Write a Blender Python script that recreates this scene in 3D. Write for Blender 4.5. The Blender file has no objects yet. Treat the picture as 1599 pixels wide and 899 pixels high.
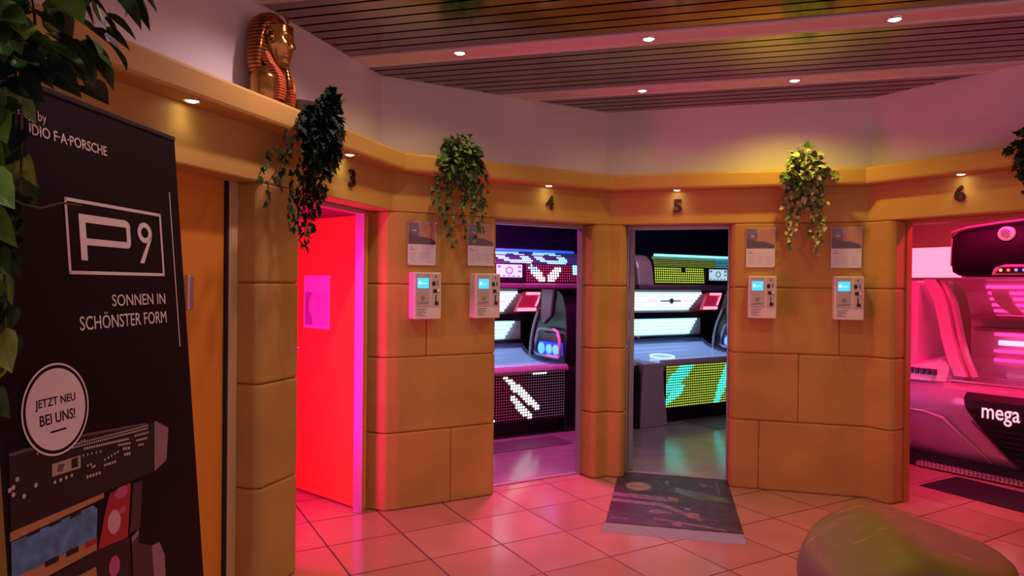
import bpy, bmesh, math, random
from mathutils import Vector, Matrix
random.seed(7)
SC = bpy.context.scene
COL = SC.collection
PI = math.pi
R = math.radians

# ------------------------------------------------------------------ camera, world, exposure
cam = bpy.data.cameras.new('camera')
cam.sensor_width = 36
cam.lens = 36 * 1062 / 1599
cam.clip_start = 0.05
cam_o = bpy.data.objects.new('camera', cam)
COL.objects.link(cam_o)
cam_o.matrix_world = Matrix.Translation((0, 0, 1.53)) @ Matrix.Rotation(PI / 2 - 0.0053, 4, 'X') @ Matrix.Rotation(0.0103, 4, 'Z')
SC.camera = cam_o
SC.view_settings.view_transform = 'Standard'
SC.view_settings.look = 'None'
SC.view_settings.gamma = 1
SC.view_settings.use_curve_mapping = False
SC.view_settings.exposure = 0.0
SC.cycles.use_denoising = True
SC.cycles.sample_clamp_indirect = 4
SC.cycles.max_bounces = 7
SC.cycles.transparent_max_bounces = 8

W = bpy.data.worlds.new('world')
SC.world = W
W.use_nodes = True
W.node_tree.nodes['Background'].inputs[0].default_value = (1.0, 0.53, 0.66, 1)
W.node_tree.nodes['Background'].inputs[1].default_value = 0.72

SPOT_W = 15.0          # ceiling spotlights
SHELF_W = 0.45          # little spots under the ledge
CAB3_W, CAB4_W, CAB5_W, CAB6_W = 34.0, 66.0, 13.0, 46.0
WARM = (1.0, 0.62, 0.30)
WARM_Y = (1.0, 0.70, 0.08)

# ------------------------------------------------------------------ geometry of the place (metres)
def U(a): return Vector((math.cos(R(a)), math.sin(R(a))))
P1, P2, P3 = Vector((-.805, 4.55)), Vector((.775, 5.43)), Vector((2.585, 4.945))
DIR = {'A': 71.8, 'B': 29.116, 'C': -15.0, 'D': -57.0}
ORG = {'A': P1, 'B': P1, 'C': P2, 'D': P3}
P0 = P1 + U(71.8) * -3.7
P4 = P3 + U(-57) * 2.3
def WM(w, s=0, y=0, z=0):
    o = ORG[w]
    return Matrix.Translation((o.x, o.y, 0)) @ Matrix.Rotation(R(DIR[w]), 4, 'Z') @ Matrix.Translation((s, y, z))
CEIL = 2.94

# ------------------------------------------------------------------ materials
MATS = {}
def mat(name, col, rough=.5, metal=0., emis=None, es=0., spec=.5, var=0., vscale=6., bump=0., bscale=60., coat=0., alpha=1.):
    if name in MATS: return MATS[name]
    m = bpy.data.materials.new(name); m.use_nodes = True
    nt = m.node_tree; b = nt.nodes['Principled BSDF']
    c4 = (*col, 1)
    b.inputs['Base Color'].default_value = c4
    b.inputs['Roughness'].default_value = rough
    b.inputs['Metallic'].default_value = metal
    b.inputs['Specular IOR Level'].default_value = spec
    b.inputs['Coat Weight'].default_value = coat
    b.inputs['Alpha'].default_value = alpha
    if emis:
        b.inputs['Emission Color'].default_value = (*emis, 1); b.inputs['Emission Strength'].default_value = es
    if var or bump:
        tc = nt.nodes.new('ShaderNodeTexCoord')
    if var:
        n = nt.nodes.new('ShaderNodeTexNoise'); n.inputs['Scale'].default_value = vscale; n.inputs['Detail'].default_value = 4
        nt.links.new(tc.outputs['Object'], n.inputs['Vector'])
        r = nt.nodes.new('ShaderNodeValToRGB')
        r.color_ramp.elements[0].position = .3; r.color_ramp.elements[1].position = .7
        r.color_ramp.elements[0].color = (*[max(0, c * (1 - var)) for c in col], 1)
        r.color_ramp.elements[1].color = (*[min(1, c * (1 + var)) for c in col], 1)
        nt.links.new(n.outputs['Fac'], r.inputs['Fac']); nt.links.new(r.outputs['Color'], b.inputs['Base Color'])
    if bump:
        n2 = nt.nodes.new('ShaderNodeTexNoise'); n2.inputs['Scale'].default_value = bscale; n2.inputs['Detail'].default_value = 5
        nt.links.new(tc.outputs['Object'], n2.inputs['Vector'])
        bp = nt.nodes.new('ShaderNodeBump'); bp.inputs['Strength'].default_value = bump; bp.inputs['Distance'].default_value = .01
        nt.links.new(n2.outputs['Fac'], bp.inputs['Height']); nt.links.new(bp.outputs['Normal'], b.inputs['Normal'])
    MATS[name] = m
    return m
def emit(name, col, s): return mat(name, tuple(min(.8, c) for c in col), .4, emis=col, es=s)

def sandstone():
    m = mat('sandstone', (.50, .305, .082), .75, var=.14, vscale=2.3, bump=.25, bscale=22, spec=.25)
    return m
M_STONE = sandstone()
M_BEAM = mat('ledge_paint', (.57, .355, .085), .6, var=.06, vscale=2, bump=.08, bscale=30, spec=.3)
M_PLASTER = mat('white_plaster', (.80, .76, .77), .85, var=.05, vscale=1.6, bump=.1, bscale=40, spec=.2)
M_SLAT = mat('ceiling_slat_metal', (.34, .25, .235), .13, metal=1.0, var=.1, vscale=3)
M_GAP = mat('ceiling_void', (.012, .008, .008), .9)
M_STRIP = mat('ceiling_strip_paint', (.80, .66, .60), .45)
M_STRIPEDGE = mat('ceiling_strip_edge', (.82, .72, .70), .3)
M_BLACK = mat('black_plastic', (.012, .011, .013), .3)
M_MATTBLACK = mat('matt_black', (.014, .012, .014), .7)
M_CHROME = mat('chrome', (.75, .75, .77), .22, metal=1)
M_STEEL = mat('brushed_steel', (.55, .55, .57), .35, metal=1)
M_WHITEP = mat('white_plastic', (.78, .76, .74), .35)
M_GREYP = mat('silver_plastic', (.46, .43, .45), .32, metal=.25)
M_NAVY = mat('dark_cabin_paint', (.012, .020, .10), .6)
M_REDROOM = mat('cabin_rose_paint', (.60, .27, .22), .7)

def floor_material():
    m = bpy.data.materials.new('terracotta_tiles'); m.use_nodes = True
    nt = m.node_tree; N = nt.nodes; L = nt.links; b = N['Principled BSDF']
    tc = N.new('ShaderNodeTexCoord'); mp = N.new('ShaderNodeMapping'); mp.vector_type = 'TEXTURE'
    mp.inputs['Location'].default_value = (-1.27953, 4.33085, 0); mp.inputs['Rotation'].default_value = (0, 0, R(29.832))
    mp.inputs['Scale'].default_value = (.45199, .45199, 1)
    L.new(tc.outputs['Object'], mp.inputs['Vector'])
    sx = N.new('ShaderNodeSeparateXYZ'); L.new(mp.outputs['Vector'], sx.inputs[0])
    def math_(op, a, b_=None):
        n = N.new('ShaderNodeMath'); n.operation = op
        for i, v in enumerate((a, b_)):
            if v is None: continue
            if isinstance(v, (int, float)): n.inputs[i].default_value = v
            else: L.new(v, n.inputs[i])
        return n.outputs[0]
    ds = []
    for ax in (0, 1):
        f = math_('FRACT', math_('ADD', sx.outputs[ax], .5))
        ds.append(math_('ABSOLUTE', math_('SUBTRACT', f, .5)))
    d = math_('MINIMUM', ds[0], ds[1])
    g = N.new('ShaderNodeMapRange'); g.inputs['From Min'].default_value = .008; g.inputs['From Max'].default_value = .014
    L.new(d, g.inputs['Value'])
    fl = N.new('ShaderNodeVectorMath'); fl.operation = 'FLOOR'; L.new(mp.outputs['Vector'], fl.inputs[0])
    wn = N.new('ShaderNodeTexWhiteNoise'); L.new(fl.outputs[0], wn.inputs['Vector'])
    nz = N.new('ShaderNodeTexNoise'); nz.inputs['Scale'].default_value = 3.2; nz.inputs['Detail'].default_value = 5
    L.new(tc.outputs['Object'], nz.inputs['Vector'])
    add = math_('ADD', math_('MULTIPLY', wn.outputs['Value'], .35), math_('MULTIPLY', nz.outputs['Fac'], .75))
    rp = N.new('ShaderNodeValToRGB')
    rp.color_ramp.elements[0].position = .25; rp.color_ramp.elements[0].color = (.42, .235, .155, 1)
    rp.color_ramp.elements[1].position = .8; rp.color_ramp.elements[1].color = (.55, .335, .23, 1)
    L.new(add, rp.inputs['Fac'])
    mx = N.new('ShaderNodeMix'); mx.data_type = 'RGBA'
    L.new(g.outputs['Result'], mx.inputs['Factor']); mx.inputs[6].default_value = (.10, .032, .022, 1); L.new(rp.outputs['Color'], mx.inputs[7])
    L.new(mx.outputs[2], b.inputs['Base Color'])
    rr = N.new('ShaderNodeMapRange'); rr.inputs['To Min'].default_value = .75; rr.inputs['To Max'].default_value = .17
    L.new(g.outputs['Result'], rr.inputs['Value']); L.new(rr.outputs['Result'], b.inputs['Roughness']); b.inputs['Specular IOR Level'].default_value = .8
    bp = N.new('ShaderNodeBump'); bp.inputs['Strength'].default_value = .5; bp.inputs['Distance'].default_value = .004
    L.new(g.outputs['Result'], bp.inputs['Height']); L.new(bp.outputs['Normal'], b.inputs['Normal'])
    return m
M_TILE = floor_material()

def laminate_material():
    m = mat('grey_laminate', (.30, .28, .30), .2, spec=.9, var=.15, vscale=5)
    return m
M_LAM = laminate_material()

# ------------------------------------------------------------------ mesh helpers
class MB:
    def __init__(s): s.bm = bmesh.new()
    def _new(s, verts, faces, mi=0, smooth=False):
        vs = [s.bm.verts.new(v) for v in verts]; out = []
        for f in faces:
            try:
                fc = s.bm.faces.new([vs[i] for i in f]); fc.material_index = mi; fc.smooth = smooth; out.append(fc)
            except ValueError: pass
        return vs, out
    def _bevel(s, vs, bev, seg=2):
        es = set(e for v in vs for e in v.link_edges)
        r = bmesh.ops.bevel(s.bm, geom=list(es), offset=bev, segments=seg, affect='EDGES', profile=.5, clamp_overlap=True)
        return r
    def box(s, x0, x1, y0, y1, z0, z1, mi=0, bev=0, seg=2, M=None):
        v = [Vector((x, y, z)) for z in (z0, z1) for y in (y0, y1) for x in (x0, x1)]
        if M: v = [M @ p for p in v]
        vs, fs = s._new(v, [(0, 2, 3, 1), (4, 5, 7, 6), (0, 1, 5, 4), (2, 6, 7, 3), (0, 4, 6, 2), (1, 3, 7, 5)], mi)
        if bev:
            n0 = len(s.bm.faces); s._bevel(vs, bev, seg)
            s.bm.faces.ensure_lookup_table()
            for f in s.bm.faces[n0 - 6 if n0 > 6 else 0:]: f.material_index = f.material_index
        return s
    def prism(s, pts, h0, h1, axis='z', mi=0, bev=0, seg=2, M=None, smooth=False):
        """closed polygon pts extruded along axis; axis z: pts=(x,y); axis x: pts=(y,z); axis y: pts=(x,z)"""
        def mk(p, h):
            if axis == 'z': v = Vector((p[0], p[1], h))
            elif axis == 'x': v = Vector((h, p[0], p[1]))
            else: v = Vector((p[0], h, p[1]))
            return M @ v if M else v
        n = len(pts)
        v = [mk(p, h0) for p in pts] + [mk(p, h1) for p in pts]
        f = [tuple(range(n))[::-1], tuple(range(n, 2 * n))] + [(i, (i + 1) % n, n + (i + 1) % n, n + i) for i in range(n)]
        vs, fs = s._new(v, f, mi)
        if smooth:
            for q in fs[2:]: q.smooth = True
        bmesh.ops.recalc_face_normals(s.bm, faces=fs)
        if bev: s._bevel(vs, bev, seg)
        return s
    def flat(s, pts, y=0, mi=0):
        """flat polygon in the xz plane, facing -y"""
        s._new([Vector((p[0], y, p[1])) for p in pts], [tuple(range(len(pts)))], mi)
        return s
    def disc(s, x, z, rx, rz=None, y=0, mi=0, n=24, ring=None):
        rz = rz or rx
        o = [(x + rx * math.cos(2 * PI * i / n), z + rz * math.sin(2 * PI * i / n)) for i in range(n)]
        if ring is None: return s.flat(o, y, mi)
        k = [(x + rx * ring * math.cos(2 * PI * i / n), z + rz * ring * math.sin(2 * PI * i / n)) for i in range(n)]
        v = [Vector((p[0], y, p[1])) for p in o + k]
        s._new(v, [(i, (i + 1) % n, n + (i + 1) % n, n + i) for i in range(n)], mi)
        return s
    def loft(s, rings, mi=0, closed=True, cap=True, smooth=True, M=None):
        n = len(rings[0]); v = [Vector(p) for r in rings for p in r]
        if M: v = [M @ p for p in v]
        f = []
        for k in range(len(rings) - 1):
            for i in range(n if closed else n - 1):
                j = (i + 1) % n
                f.append((k * n + i, k * n + j, (k + 1) * n + j, (k + 1) * n + i))
        if cap and closed:
            f.append(tuple(range(n))[::-1]); f.append(tuple((len(rings) - 1) * n + i for i in range(n)))
        vs, fs = s._new(v, f, mi, smooth)
        bmesh.ops.recalc_face_normals(s.bm, faces=fs)
        return s
    def tube(s, path, r, n=8, mi=0, M=None, smooth=True):
        path = [Vector(p) for p in path]; rings = []
        for i, p in enumerate(path):
            d = (path[min(i + 1, len(path) - 1)] - path[max(i - 1, 0)]).normalized()
            a = d.cross(Vector((0, 0, 1)))
            if a.length < .05: a = d.cross(Vector((1, 0, 0)))
            a.normalize(); b = d.cross(a)
            rr = r[i] if isinstance(r, (list, tuple)) else r
            rings.append([p + (a * math.cos(2 * PI * k / n) + b * math.sin(2 * PI * k / n)) * rr for k in range(n)])
        return s.loft(rings, mi, M=M, smooth=smooth)
    def lathe(s, prof, n=24, mi=0, M=None, cap=True):
        rings = [[(r * math.cos(2 * PI * k / n), r * math.sin(2 * PI * k / n), z) for k in range(n)] for r, z in prof]
        return s.loft(rings, mi, M=M, cap=cap)
    def build(s, name, mats, parent=None, smooth_angle=None):
        me = bpy.data.meshes.new(name); s.bm.normal_update(); s.bm.to_mesh(me); s.bm.free()
        for m in (mats if isinstance(mats, (list, tuple)) else [mats]): me.materials.append(m)
        o = bpy.data.objects.new(name, me); COL.objects.link(o)
        if parent is not None: o.parent = parent
        return o

def tag(o, label=None, cat=None, group=None, kind=None):
    if label: o['label'] = label
    if cat: o['category'] = cat
    if group: o['group'] = group
    if kind: o['kind'] = kind
    return o
def thing(name, label, cat, M=None, group=None):
    o = bpy.data.objects.new(name, None); COL.objects.link(o); o.empty_display_size = .05
    if M is not None: o.matrix_world = M
    return tag(o, label, cat, group)
def struct(o): o['kind'] = 'structure'; return o
def copy_tree(o, parent=None):
    c = o.copy(); COL.objects.link(c)
    if parent is not None: c.parent = parent
    for ch in list(o.children): copy_tree(ch, c)
    return c
def lamp(name, kind, parent, loc, color, energy, size=.05, rot=None, cone=110, blend=.6, size_y=None):
    l = bpy.data.lights.new(name, kind); l.color = color; l.energy = energy
    if kind == 'AREA':
        l.size = size
        if size_y: l.shape = 'RECTANGLE'; l.size_y = size_y
    else: l.shadow_soft_size = size
    if kind == 'SPOT': l.spot_size = R(cone); l.spot_blend = blend
    o = bpy.data.objects.new(name, l); COL.objects.link(o); o.parent = parent; o.location = loc
    if rot: o.rotation_euler = rot
    return o
def text(name, string, m, parent, x0, x1, z0, z1, y, depth=0.0005, bold=0.0):
    cu = bpy.data.curves.new(name, 'FONT'); cu.body = string; cu.extrude = .02; cu.offset = bold; cu.resolution_u = 3
    t = bpy.data.objects.new('tmp', cu); COL.objects.link(t)
    dg = bpy.context.evaluated_depsgraph_get()
    me = bpy.data.meshes.new_from_object(t.evaluated_get(dg))
    bpy.data.objects.remove(t); bpy.data.curves.remove(cu)
    xs = [v.co.x for v in me.vertices]; ys = [v.co.y for v in me.vertices]; zs = [v.co.z for v in me.vertices]
    ax, bx, ay, by, az, bz = min(xs), max(xs), min(ys), max(ys), min(zs), max(zs)
    for v in me.vertices:
        c = v.co
        v.co = (x0 + (c.x - ax) / (bx - ax) * (x1 - x0), y - (c.z - az) / (bz - az) * depth, z0 + (c.y - ay) / (by - ay) * (z1 - z0))
    me.materials.clear(); me.materials.append(m); me.name = name
    for p in me.polygons: p.material_index = 0
    o = bpy.data.objects.new(name, me); COL.objects.link(o); o.parent = parent
    return o
def offset_poly(pts, d):
    """polyline offset to its left (outward from the room) by d, mitred"""
    out = []
    for i, p in enumerate(pts):
        if i == 0: t = (pts[1] - p).normalized(); out.append(p + Vector((-t.y, t.x)) * d)
        elif i == len(pts) - 1: t = (p - pts[i - 1]).normalized(); out.append(p + Vector((-t.y, t.x)) * d)
        else:
            a = (p - pts[i - 1]).normalized(); b = (pts[i + 1] - p).normalized()
            na = Vector((-a.y, a.x)); nb = Vector((-b.y, b.x)); m = (na + nb).normalized()
            out.append(p + m * (d / m.dot(na)))
    return out
POLY = [P0, P1, P2, P3, P4]
def sweep(mb, y0, y1, z0, z1, mi=0, bev=0, pts=POLY):
    a, b = offset_poly(pts, y0), offset_poly(pts, y1)
    rings = [[(p.x, p.y, z0), (q.x, q.y, z0), (q.x, q.y, z1), (p.x, p.y, z1)] for p, q in zip(a, b)]
    n0 = set(mb.bm.verts)
    mb.loft(rings, mi, smooth=False)
    if bev:
        vs = [v for v in mb.bm.verts if v not in n0]
        es = [e for v in vs for e in v.link_edges if abs(e.verts[0].co.z - e.verts[1].co.z) < 1e-5 and (e.verts[0].co - e.verts[1].co).length > .5]
        bmesh.ops.bevel(mb.bm, geom=list(set(es)), offset=bev, segments=2, affect='EDGES', profile=.5)

# ------------------------------------------------------------------ floor
mb = MB(); mb.flat([(-6, -3), (9, -3), (9, 13), (-6, 13)])
for v in mb.bm.verts: v.co = (v.co.x, v.co.z, 0)
for f in mb.bm.faces: f.normal_update()
mb.bm.normal_update()
if list(mb.bm.faces)[0].normal.z < 0: bmesh.ops.reverse_faces(mb.bm, faces=list(mb.bm.faces))
struct(mb.build('floor', M_TILE))

IN = offset_poly(POLY, .2)      # back face of the cabin fronts
def slab(name, pts, z, m, t=.004):
    mb = MB(); mb.prism([(p[0], p[1]) for p in pts], z - t, z); return struct(mb.build(name, m))
PX = .76
slab('floor_cabin_left', [IN[1], IN[2], (PX, 8.6), (-2.85, 6.55)], .005, M_LAM)
slab('floor_cabin_right', [IN[2], IN[3], (4.0, 10.2), (PX, 8.38)], .005, M_LAM)

# ------------------------------------------------------------------ ceiling of mirror slats and painted strips
CM = Matrix.Rotation(R(-15), 4, 'Z')
mb = MB()
mb.box(-6, 8, -2.5, 6.6, CEIL + .03, CEIL + .05, 1)
strips = [(c0, c0 + .192) for c0 in (-.28, .75, 1.78, 2.81, 3.842, 4.866)]
prev = -1.31
for c0, c1 in strips + [(6.0, 6.1)]:
    n = max(1, round((c0 - prev) / .104)); p = (c0 - prev) / n
    for i in range(n):
        mb.box(-6, 8, prev + i * p + .009, prev + (i + 1) * p - .009, CEIL, CEIL + .012, 0)
    prev = c1
co = struct(mb.build('ceiling', [M_SLAT, M_GAP])); co.matrix_world = CM
for k, (c0, c1) in enumerate(strips):
    mb = MB()
    mb.box(-6, 8, c0 + .03, c1 - .03, CEIL - .004, CEIL + .012, 0)
    mb.box(-6, 8, c0, c0 + .03, CEIL - .012, CEIL + .012, 1, bev=.004)
    mb.box(-6, 8, c1 - .03, c1, CEIL - .012, CEIL + .012, 1, bev=.004)
    o = struct(mb.build('trim_%d' % (k + 1), [M_STRIP, M_STRIPEDGE])); o.matrix_world = CM

# ------------------------------------------------------------------ walls of big sandstone blocks
Z = [0, .52, 1.03, 1.525, 2.013]
def blocks(name, w, rows, core):
    """rows: per course the list of block footprints [(s,y)...]"""
    mb = MB()
    for k, row in enumerate(rows):
        for fp in row:
            mb.prism(fp, Z[k] + .001, Z[k + 1] - .001, bev=.014, seg=3)
    for c in core: mb.prism(c, 0, 2.013)
    o = struct(mb.build(name, M_STONE)); o.matrix_world = WM(w)
    for p in o.data.polygons: p.use_smooth = False
    return o
def fp(s0, s1, l=0, r=0, c=.03):
    """block footprint; l / r = chamfer at a free end (door jamb)"""
    a = [(s0 + (c if l else 0), 0)]
    a += [(s1 - c, 0), (s1, c)] if r else [(s1, 0)]
    a += [(s1, .2), (s0, .2)]
    if l: a += [(s0, c)]
    return a
def core(s0, s1): return [(s0 + .02, .02), (s1 - .02, .02), (s1 - .02, .195), (s0 + .02, .195)]
# left wall: pillar between the yellow door and cabin 3, and the pier nearest the camera
pil = fp(-1.33, -1.0, 1, 1, .025)
near = [(-3.7, 0), (-2.33, 0), (-2.3, .03), (-2.3, .2), (-3.7, .2)]
blocks('wall_left', 'A', [[pil, near]] * 4, [core(-1.33, -1.0), core(-3.7, -2.3)])
# back left wall: pier with two coin boxes, and the half pillar beside cabin 4
tail = [(-.035, .02), (.06, 0)]
def left_end(s1, r): 
    return [(.05, 0), (-.036, .01), (-.17, .15), (-.17, .2)][::1] 
def bfp(s1, r):
    a = [(-.16, .16), (-.034, .012), (.05, 0)]
    a += [(s1 - .03, 0), (s1, .03), (s1, .2)] if r else [(s1, 0), (s1, .2)]
    a += [(-.14, .2)]
    return a
midp = [(1.66, .03), (1.69, 0), (1.8085, 0), (1.878, -.0675), (1.9206, -.0669), (2.0389, .0552), (1.90, .2), (1.66, .2)]      # pillar between cabins 4 and 5, turning the corner
rowsB = [[bfp(.445, 0), fp(.445, .80, 0, 1)], [bfp(.80, 1)], [bfp(.253, 0), fp(.253, .80, 0, 1)], [bfp(.80, 1)]]
blocks('wall_back_left', 'B', [r + [midp] for r in rowsB], [core(0, .80), [(1.69, .03), (1.81, .03), (1.89, -.03), (2.0, .06), (1.89, .18), (1.69, .18)]])
# back right wall
midq = [(0, 0), (.097, 0), (.127, .03), (.127, .2), (.08, .2)]
E = .95
CE = [(1.8739, 0), (1.8739 - .0, 0)]
def cend(s0, l=0):
    a = [(s0 + (.03 if l else 0), 0), (1.874, 0), (1.9913, -.1057), (2.0337, -.1035), (2.1474, .0228), (2.02, .2), (s0, .2)]
    if l: a += [(s0, .03)]
    return a
rowsC = [[fp(.926, 1.142, 1, 0), cend(1.142)], [fp(.926, 1.416, 1, 0), cend(1.416)], [fp(.926, 1.691, 1, 0), cend(1.691)], [cend(.926, 1)]]
blocks('wall_back_right', 'C', rowsC, [core(.926, 1.874)])
dl = [(0, 0), (.158, 0), (.188, .03), (.188, .2), (-.07, .2)]
dr = [(1.25, .03), (1.28, 0), (2.3, 0), (2.3, .2), (1.25, .2)]
blocks('wall_right', 'D', [[dr]] * 4, [core(1.25, 2.3)])
# lintel band, projecting ledge and the white wall above it
mb = MB(); sweep(mb, 0, .2, 2.013, 2.275, bev=.008); struct(mb.build('trim_7', M_BEAM))
mb = MB(); sweep(mb, -.12, .125, 2.27, 2.392, bev=.018); struct(mb.build('trim_8', M_BEAM))
mb = MB(); sweep(mb, .12, .2, 2.27, 2.99); struct(mb.build('wall_upper', M_PLASTER))

# cabins: partitions, rear walls and low dark ceilings behind the fronts
def partition(name, pts, m, z=2.55):
    pts = [Vector(p) for p in pts]
    mb = MB(); sweep(mb, 0, .05, 0, z, pts=pts); return struct(mb.build(name, m))
partition('wall_cabin_three', [(-1.56, 2.90), (-2.95, 3.35), (-2.9, 6.45), (-1.07, 4.86)][::-1], M_REDROOM)
partition('wall_cabin_four', [(PX, 5.72), (PX, 8.62), (-2.85, 6.62), (-1.05, 4.96)][::-1][0:4], M_NAVY)
partition('wall_cabin_five', [(PX + .06, 8.36), (4.1, 10.25), (3.6, 7.75), (2.78, 5.24)], M_NAVY)
partition('wall_cabin_six', [(2.86, 5.2), (3.68, 7.72), (6.9, 4.2), (5.6, 2.6)], M_REDROOM)
def cab_ceiling(name, pts, m): 
    mb = MB(); mb.prism(pts, 2.55, 2.6); return struct(mb.build(name, m))
cab_ceiling('ceiling_cabin_three', [(IN[0].x, IN[0].y), (IN[1].x, IN[1].y), (-2.9, 6.5), (-3.2, 2.4)], M_REDROOM)
cab_ceiling('ceiling_cabin_four', [(IN[1].x, IN[1].y), (IN[2].x, IN[2].y), (PX + .03, 8.7), (-2.9, 6.6)], M_NAVY)
cab_ceiling('ceiling_cabin_five', [(IN[2].x, IN[2].y), (IN[3].x, IN[3].y), (4.2, 10.5), (PX, 8.5)], M_NAVY)
cab_ceiling('ceiling_cabin_six', [(IN[3].x, IN[3].y), (IN[4].x, IN[4].y), (7.2, 4.0), (3.8, 8.0)], M_REDROOM)

# slim metal frames set back in the openings, and thresholds
M_FRAME = mat('door_frame_metal', (.42, .38, .40), .4, metal=.4)
def frame(name, w, s0, s1, m=M_FRAME):
    mb = MB()
    mb.box(s0, s0 + .013, .15, .22, 0, 2.0, bev=.003); mb.box(s1 - .013, s1, .15, .22, 0, 2.0, bev=.003)
    mb.box(s0, s1, .15, .22, 1.985, 2.012, bev=.003); 
    if w in 'BC': mb.box(s0, s1, .175, .225, 0, .009, bev=.002)
    o = struct(mb.build(name, m)); o.matrix_world = WM(w); return o
frame('trim_9', 'A', -1.0, -.09); frame('trim_10', 'B', .80, 1.66); frame('trim_11', 'C', .127, .926); frame('trim_12', 'D', .188, 1.25, mat('orange_frame', (.50, .20, .04), .4))

# ------------------------------------------------------------------ doors
M_DOORY = mat('yellow_door_paint', (.80, .30, .035), .45, var=.05, vscale=1.5)
M_DOORW = mat('cream_door_paint', (.80, .74, .72), .4)
M_SEAL = mat('rubber_seal', (.02, .015, .015), .8)
mb = MB(); mb.box(-2.32, -1.40, .15, .19, .01, 2.02, bev=.003)
d1 = struct(mb.build('door_1', M_DOORY)); d1.matrix_world = WM('A')
mb = MB(); mb.box(-1.40, -1.385, .135, .2, 0, 2.02); mb.build('door_seal', M_SEAL, d1)
mb = MB(); mb.box(-1.385, -1.32, .13, .2, 0, 2.02, bev=.006); mb.build('door_frame', mat('beige_frame', (.66, .48, .24), .5), d1)
mb = MB()
mb.box(-1.690, -1.655, .085, .112, 1.40, 1.556, bev=.006); mb.box(-1.68, -1.665, .11, .152, 1.42, 1.44); mb.box(-1.68, -1.665, .11, .152, 1.515, 1.535)
mb.build('door_handle', M_STEEL, d1)
# cabin 3 door leaf, swung inwards
hx, hy = -.985, 4.535; ang = math.degrees(math.atan2(4.99 - 4.535, -1.55 + .985))
DM = Matrix.Translation((hx, hy, 0)) @ Matrix.Rotation(R(ang - 180), 4, 'Z')      # local x runs from free edge (-) to hinge (0)
mb = MB(); mb.box(-.82, -.012, -.0, .04, .012, 1.985, bev=.003)
d2 = struct(mb.build('door_2', M_DOORY)); d2.matrix_world = DM
mb = MB(); mb.box(-.78, -.755, -.012, 0, .96, 1.14, bev=.004); mb.tube([(-.767, -.01, 1.06), (-.767, -.05, 1.06), (-.72, -.055, 1.06), (-.65, -.055, 1.06)], .009); mb.build('door_handle', M_CHROME, d2)
mb = MB()
for z in (.35, 1.0, 1.75): mb.tube([(0, -.008, z - .04), (0, -.008, z + .04)], .009)
mb.build('hinge', M_CHROME, d2)
# notice on that door
nt = thing('door_notice', 'framed notice sheet with a dark picture, stuck on the red-lit cabin door', 'notice', DM @ Matrix.Translation((-.52, -.004, 1.39)))
mb = MB(); mb.box(-.155, .155, -.004, 0, -.19, .19, bev=.002); mb.build('sheet', mat('notice_paper', (.8, .66, .72), .35), nt)
mb = MB(); mb.flat([(-.135, .07), (-.135, -.17), (.135, -.17), (.135, .07)][::-1], -.0046, 0)
mb.flat([(-.135, .07), (-.135, -.165), (-.04, -.165), (-.06, -.1), (-.09, -.06), (-.08, .02), (-.05, .06), (-.05, .07)][::-1], -.0050, 1)
mb.build('printed_picture', [mat('notice_print', (.7, .5, .6), .3), mat('notice_print_dark', (.30, .22, .4), .3)], nt)
# door leaf of cabin 5, open edge-on
g5 = WM('C', .142, .23) @ Matrix.Rotation(R(96.2), 4, 'Z')
mb = MB(); mb.box(.0, .72, -.04, 0, .012, 1.985, bev=.003)
d3 = struct(mb.build('door_3', mat('grey_door_paint', (.30, .32, .40), .3))); d3.matrix_world = g5
mb = MB(); mb.box(.64, .665, -.052, -.04, .96, 1.14, bev=.004); mb.tube([(.652, -.05, 1.06), (.652, -.09, 1.06), (.60, -.095, 1.06), (.53, -.095, 1.06)], .009); mb.build('door_handle', M_CHROME, d3)

# ------------------------------------------------------------------ lamps of the ceiling and the ledge
M_BULB = emit('warm_bulb', (1.0, .86, .58), 14)
M_BULB_DIM = emit('dim_bulb', (1.0, .8, .6), 5)
def ceiling_spot(x, y, label, color, e, grp='recessed ceiling spotlights', bulb=M_BULB):
    t = thing('ceiling_spotlight', label, 'ceiling light', Matrix.Translation((x, y, CEIL - .004)), grp)
    mb = MB(); mb.lathe([(.03, .004), (.032, -.007), (.038, -.010), (.043, -.006), (.044, .004)], 24, cap=False); mb.build('trim_ring', M_CHROME, t)
    mb = MB(); mb.lathe([(.0005, -.012), (.012, -.0115), (.022, -.009), (.030, -.004), (.031, .003)], 20, cap=True); mb.build('bulb', bulb, t)
    lamp('lamp_light', 'SPOT', t, (0, 0, -.03), color, e, .03, cone=150, blend=.7)
    return t
ceiling_spot(-.332, 4.144, 'bright recessed spotlight in the nearer ceiling strip, close to the left wall', WARM, SPOT_W)
ceiling_spot(.763, 3.876, 'bright recessed spotlight in the nearer ceiling strip, above the middle of the room', WARM, SPOT_W)
ceiling_spot(1.982, 3.556, 'bright recessed spotlight in the nearer ceiling strip, furthest to the right', WARM, SPOT_W)
ceiling_spot(.923, 4.902, 'small dim recessed spotlight in the far ceiling strip', WARM, SPOT_W * .35, bulb=M_BULB_DIM)
ceiling_spot(1.904, 4.623, 'bright recessed spotlight in the far ceiling strip above the right ivy', WARM_Y, SPOT_W * 2.0)
ceiling_spot(-.75, 3.12, 'added unseen fill spotlight over the banner, to the front left', (1.0, .64, .70), 28)  # this and the next three are unseen spots added for fill light
ceiling_spot(.45, 2.80, 'added unseen fill spotlight above the middle of the tiles, to the front', (1.0, .55, .35), 12)
ceiling_spot(1.65, 2.48, 'added unseen fill spotlight over the boulder, to the front', (1.0, .48, .32), 11)
ceiling_spot(-.55, 1.10, 'added unseen fill spotlight over the large pothos in the foreground', (1.0, .80, .55), 14)
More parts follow.
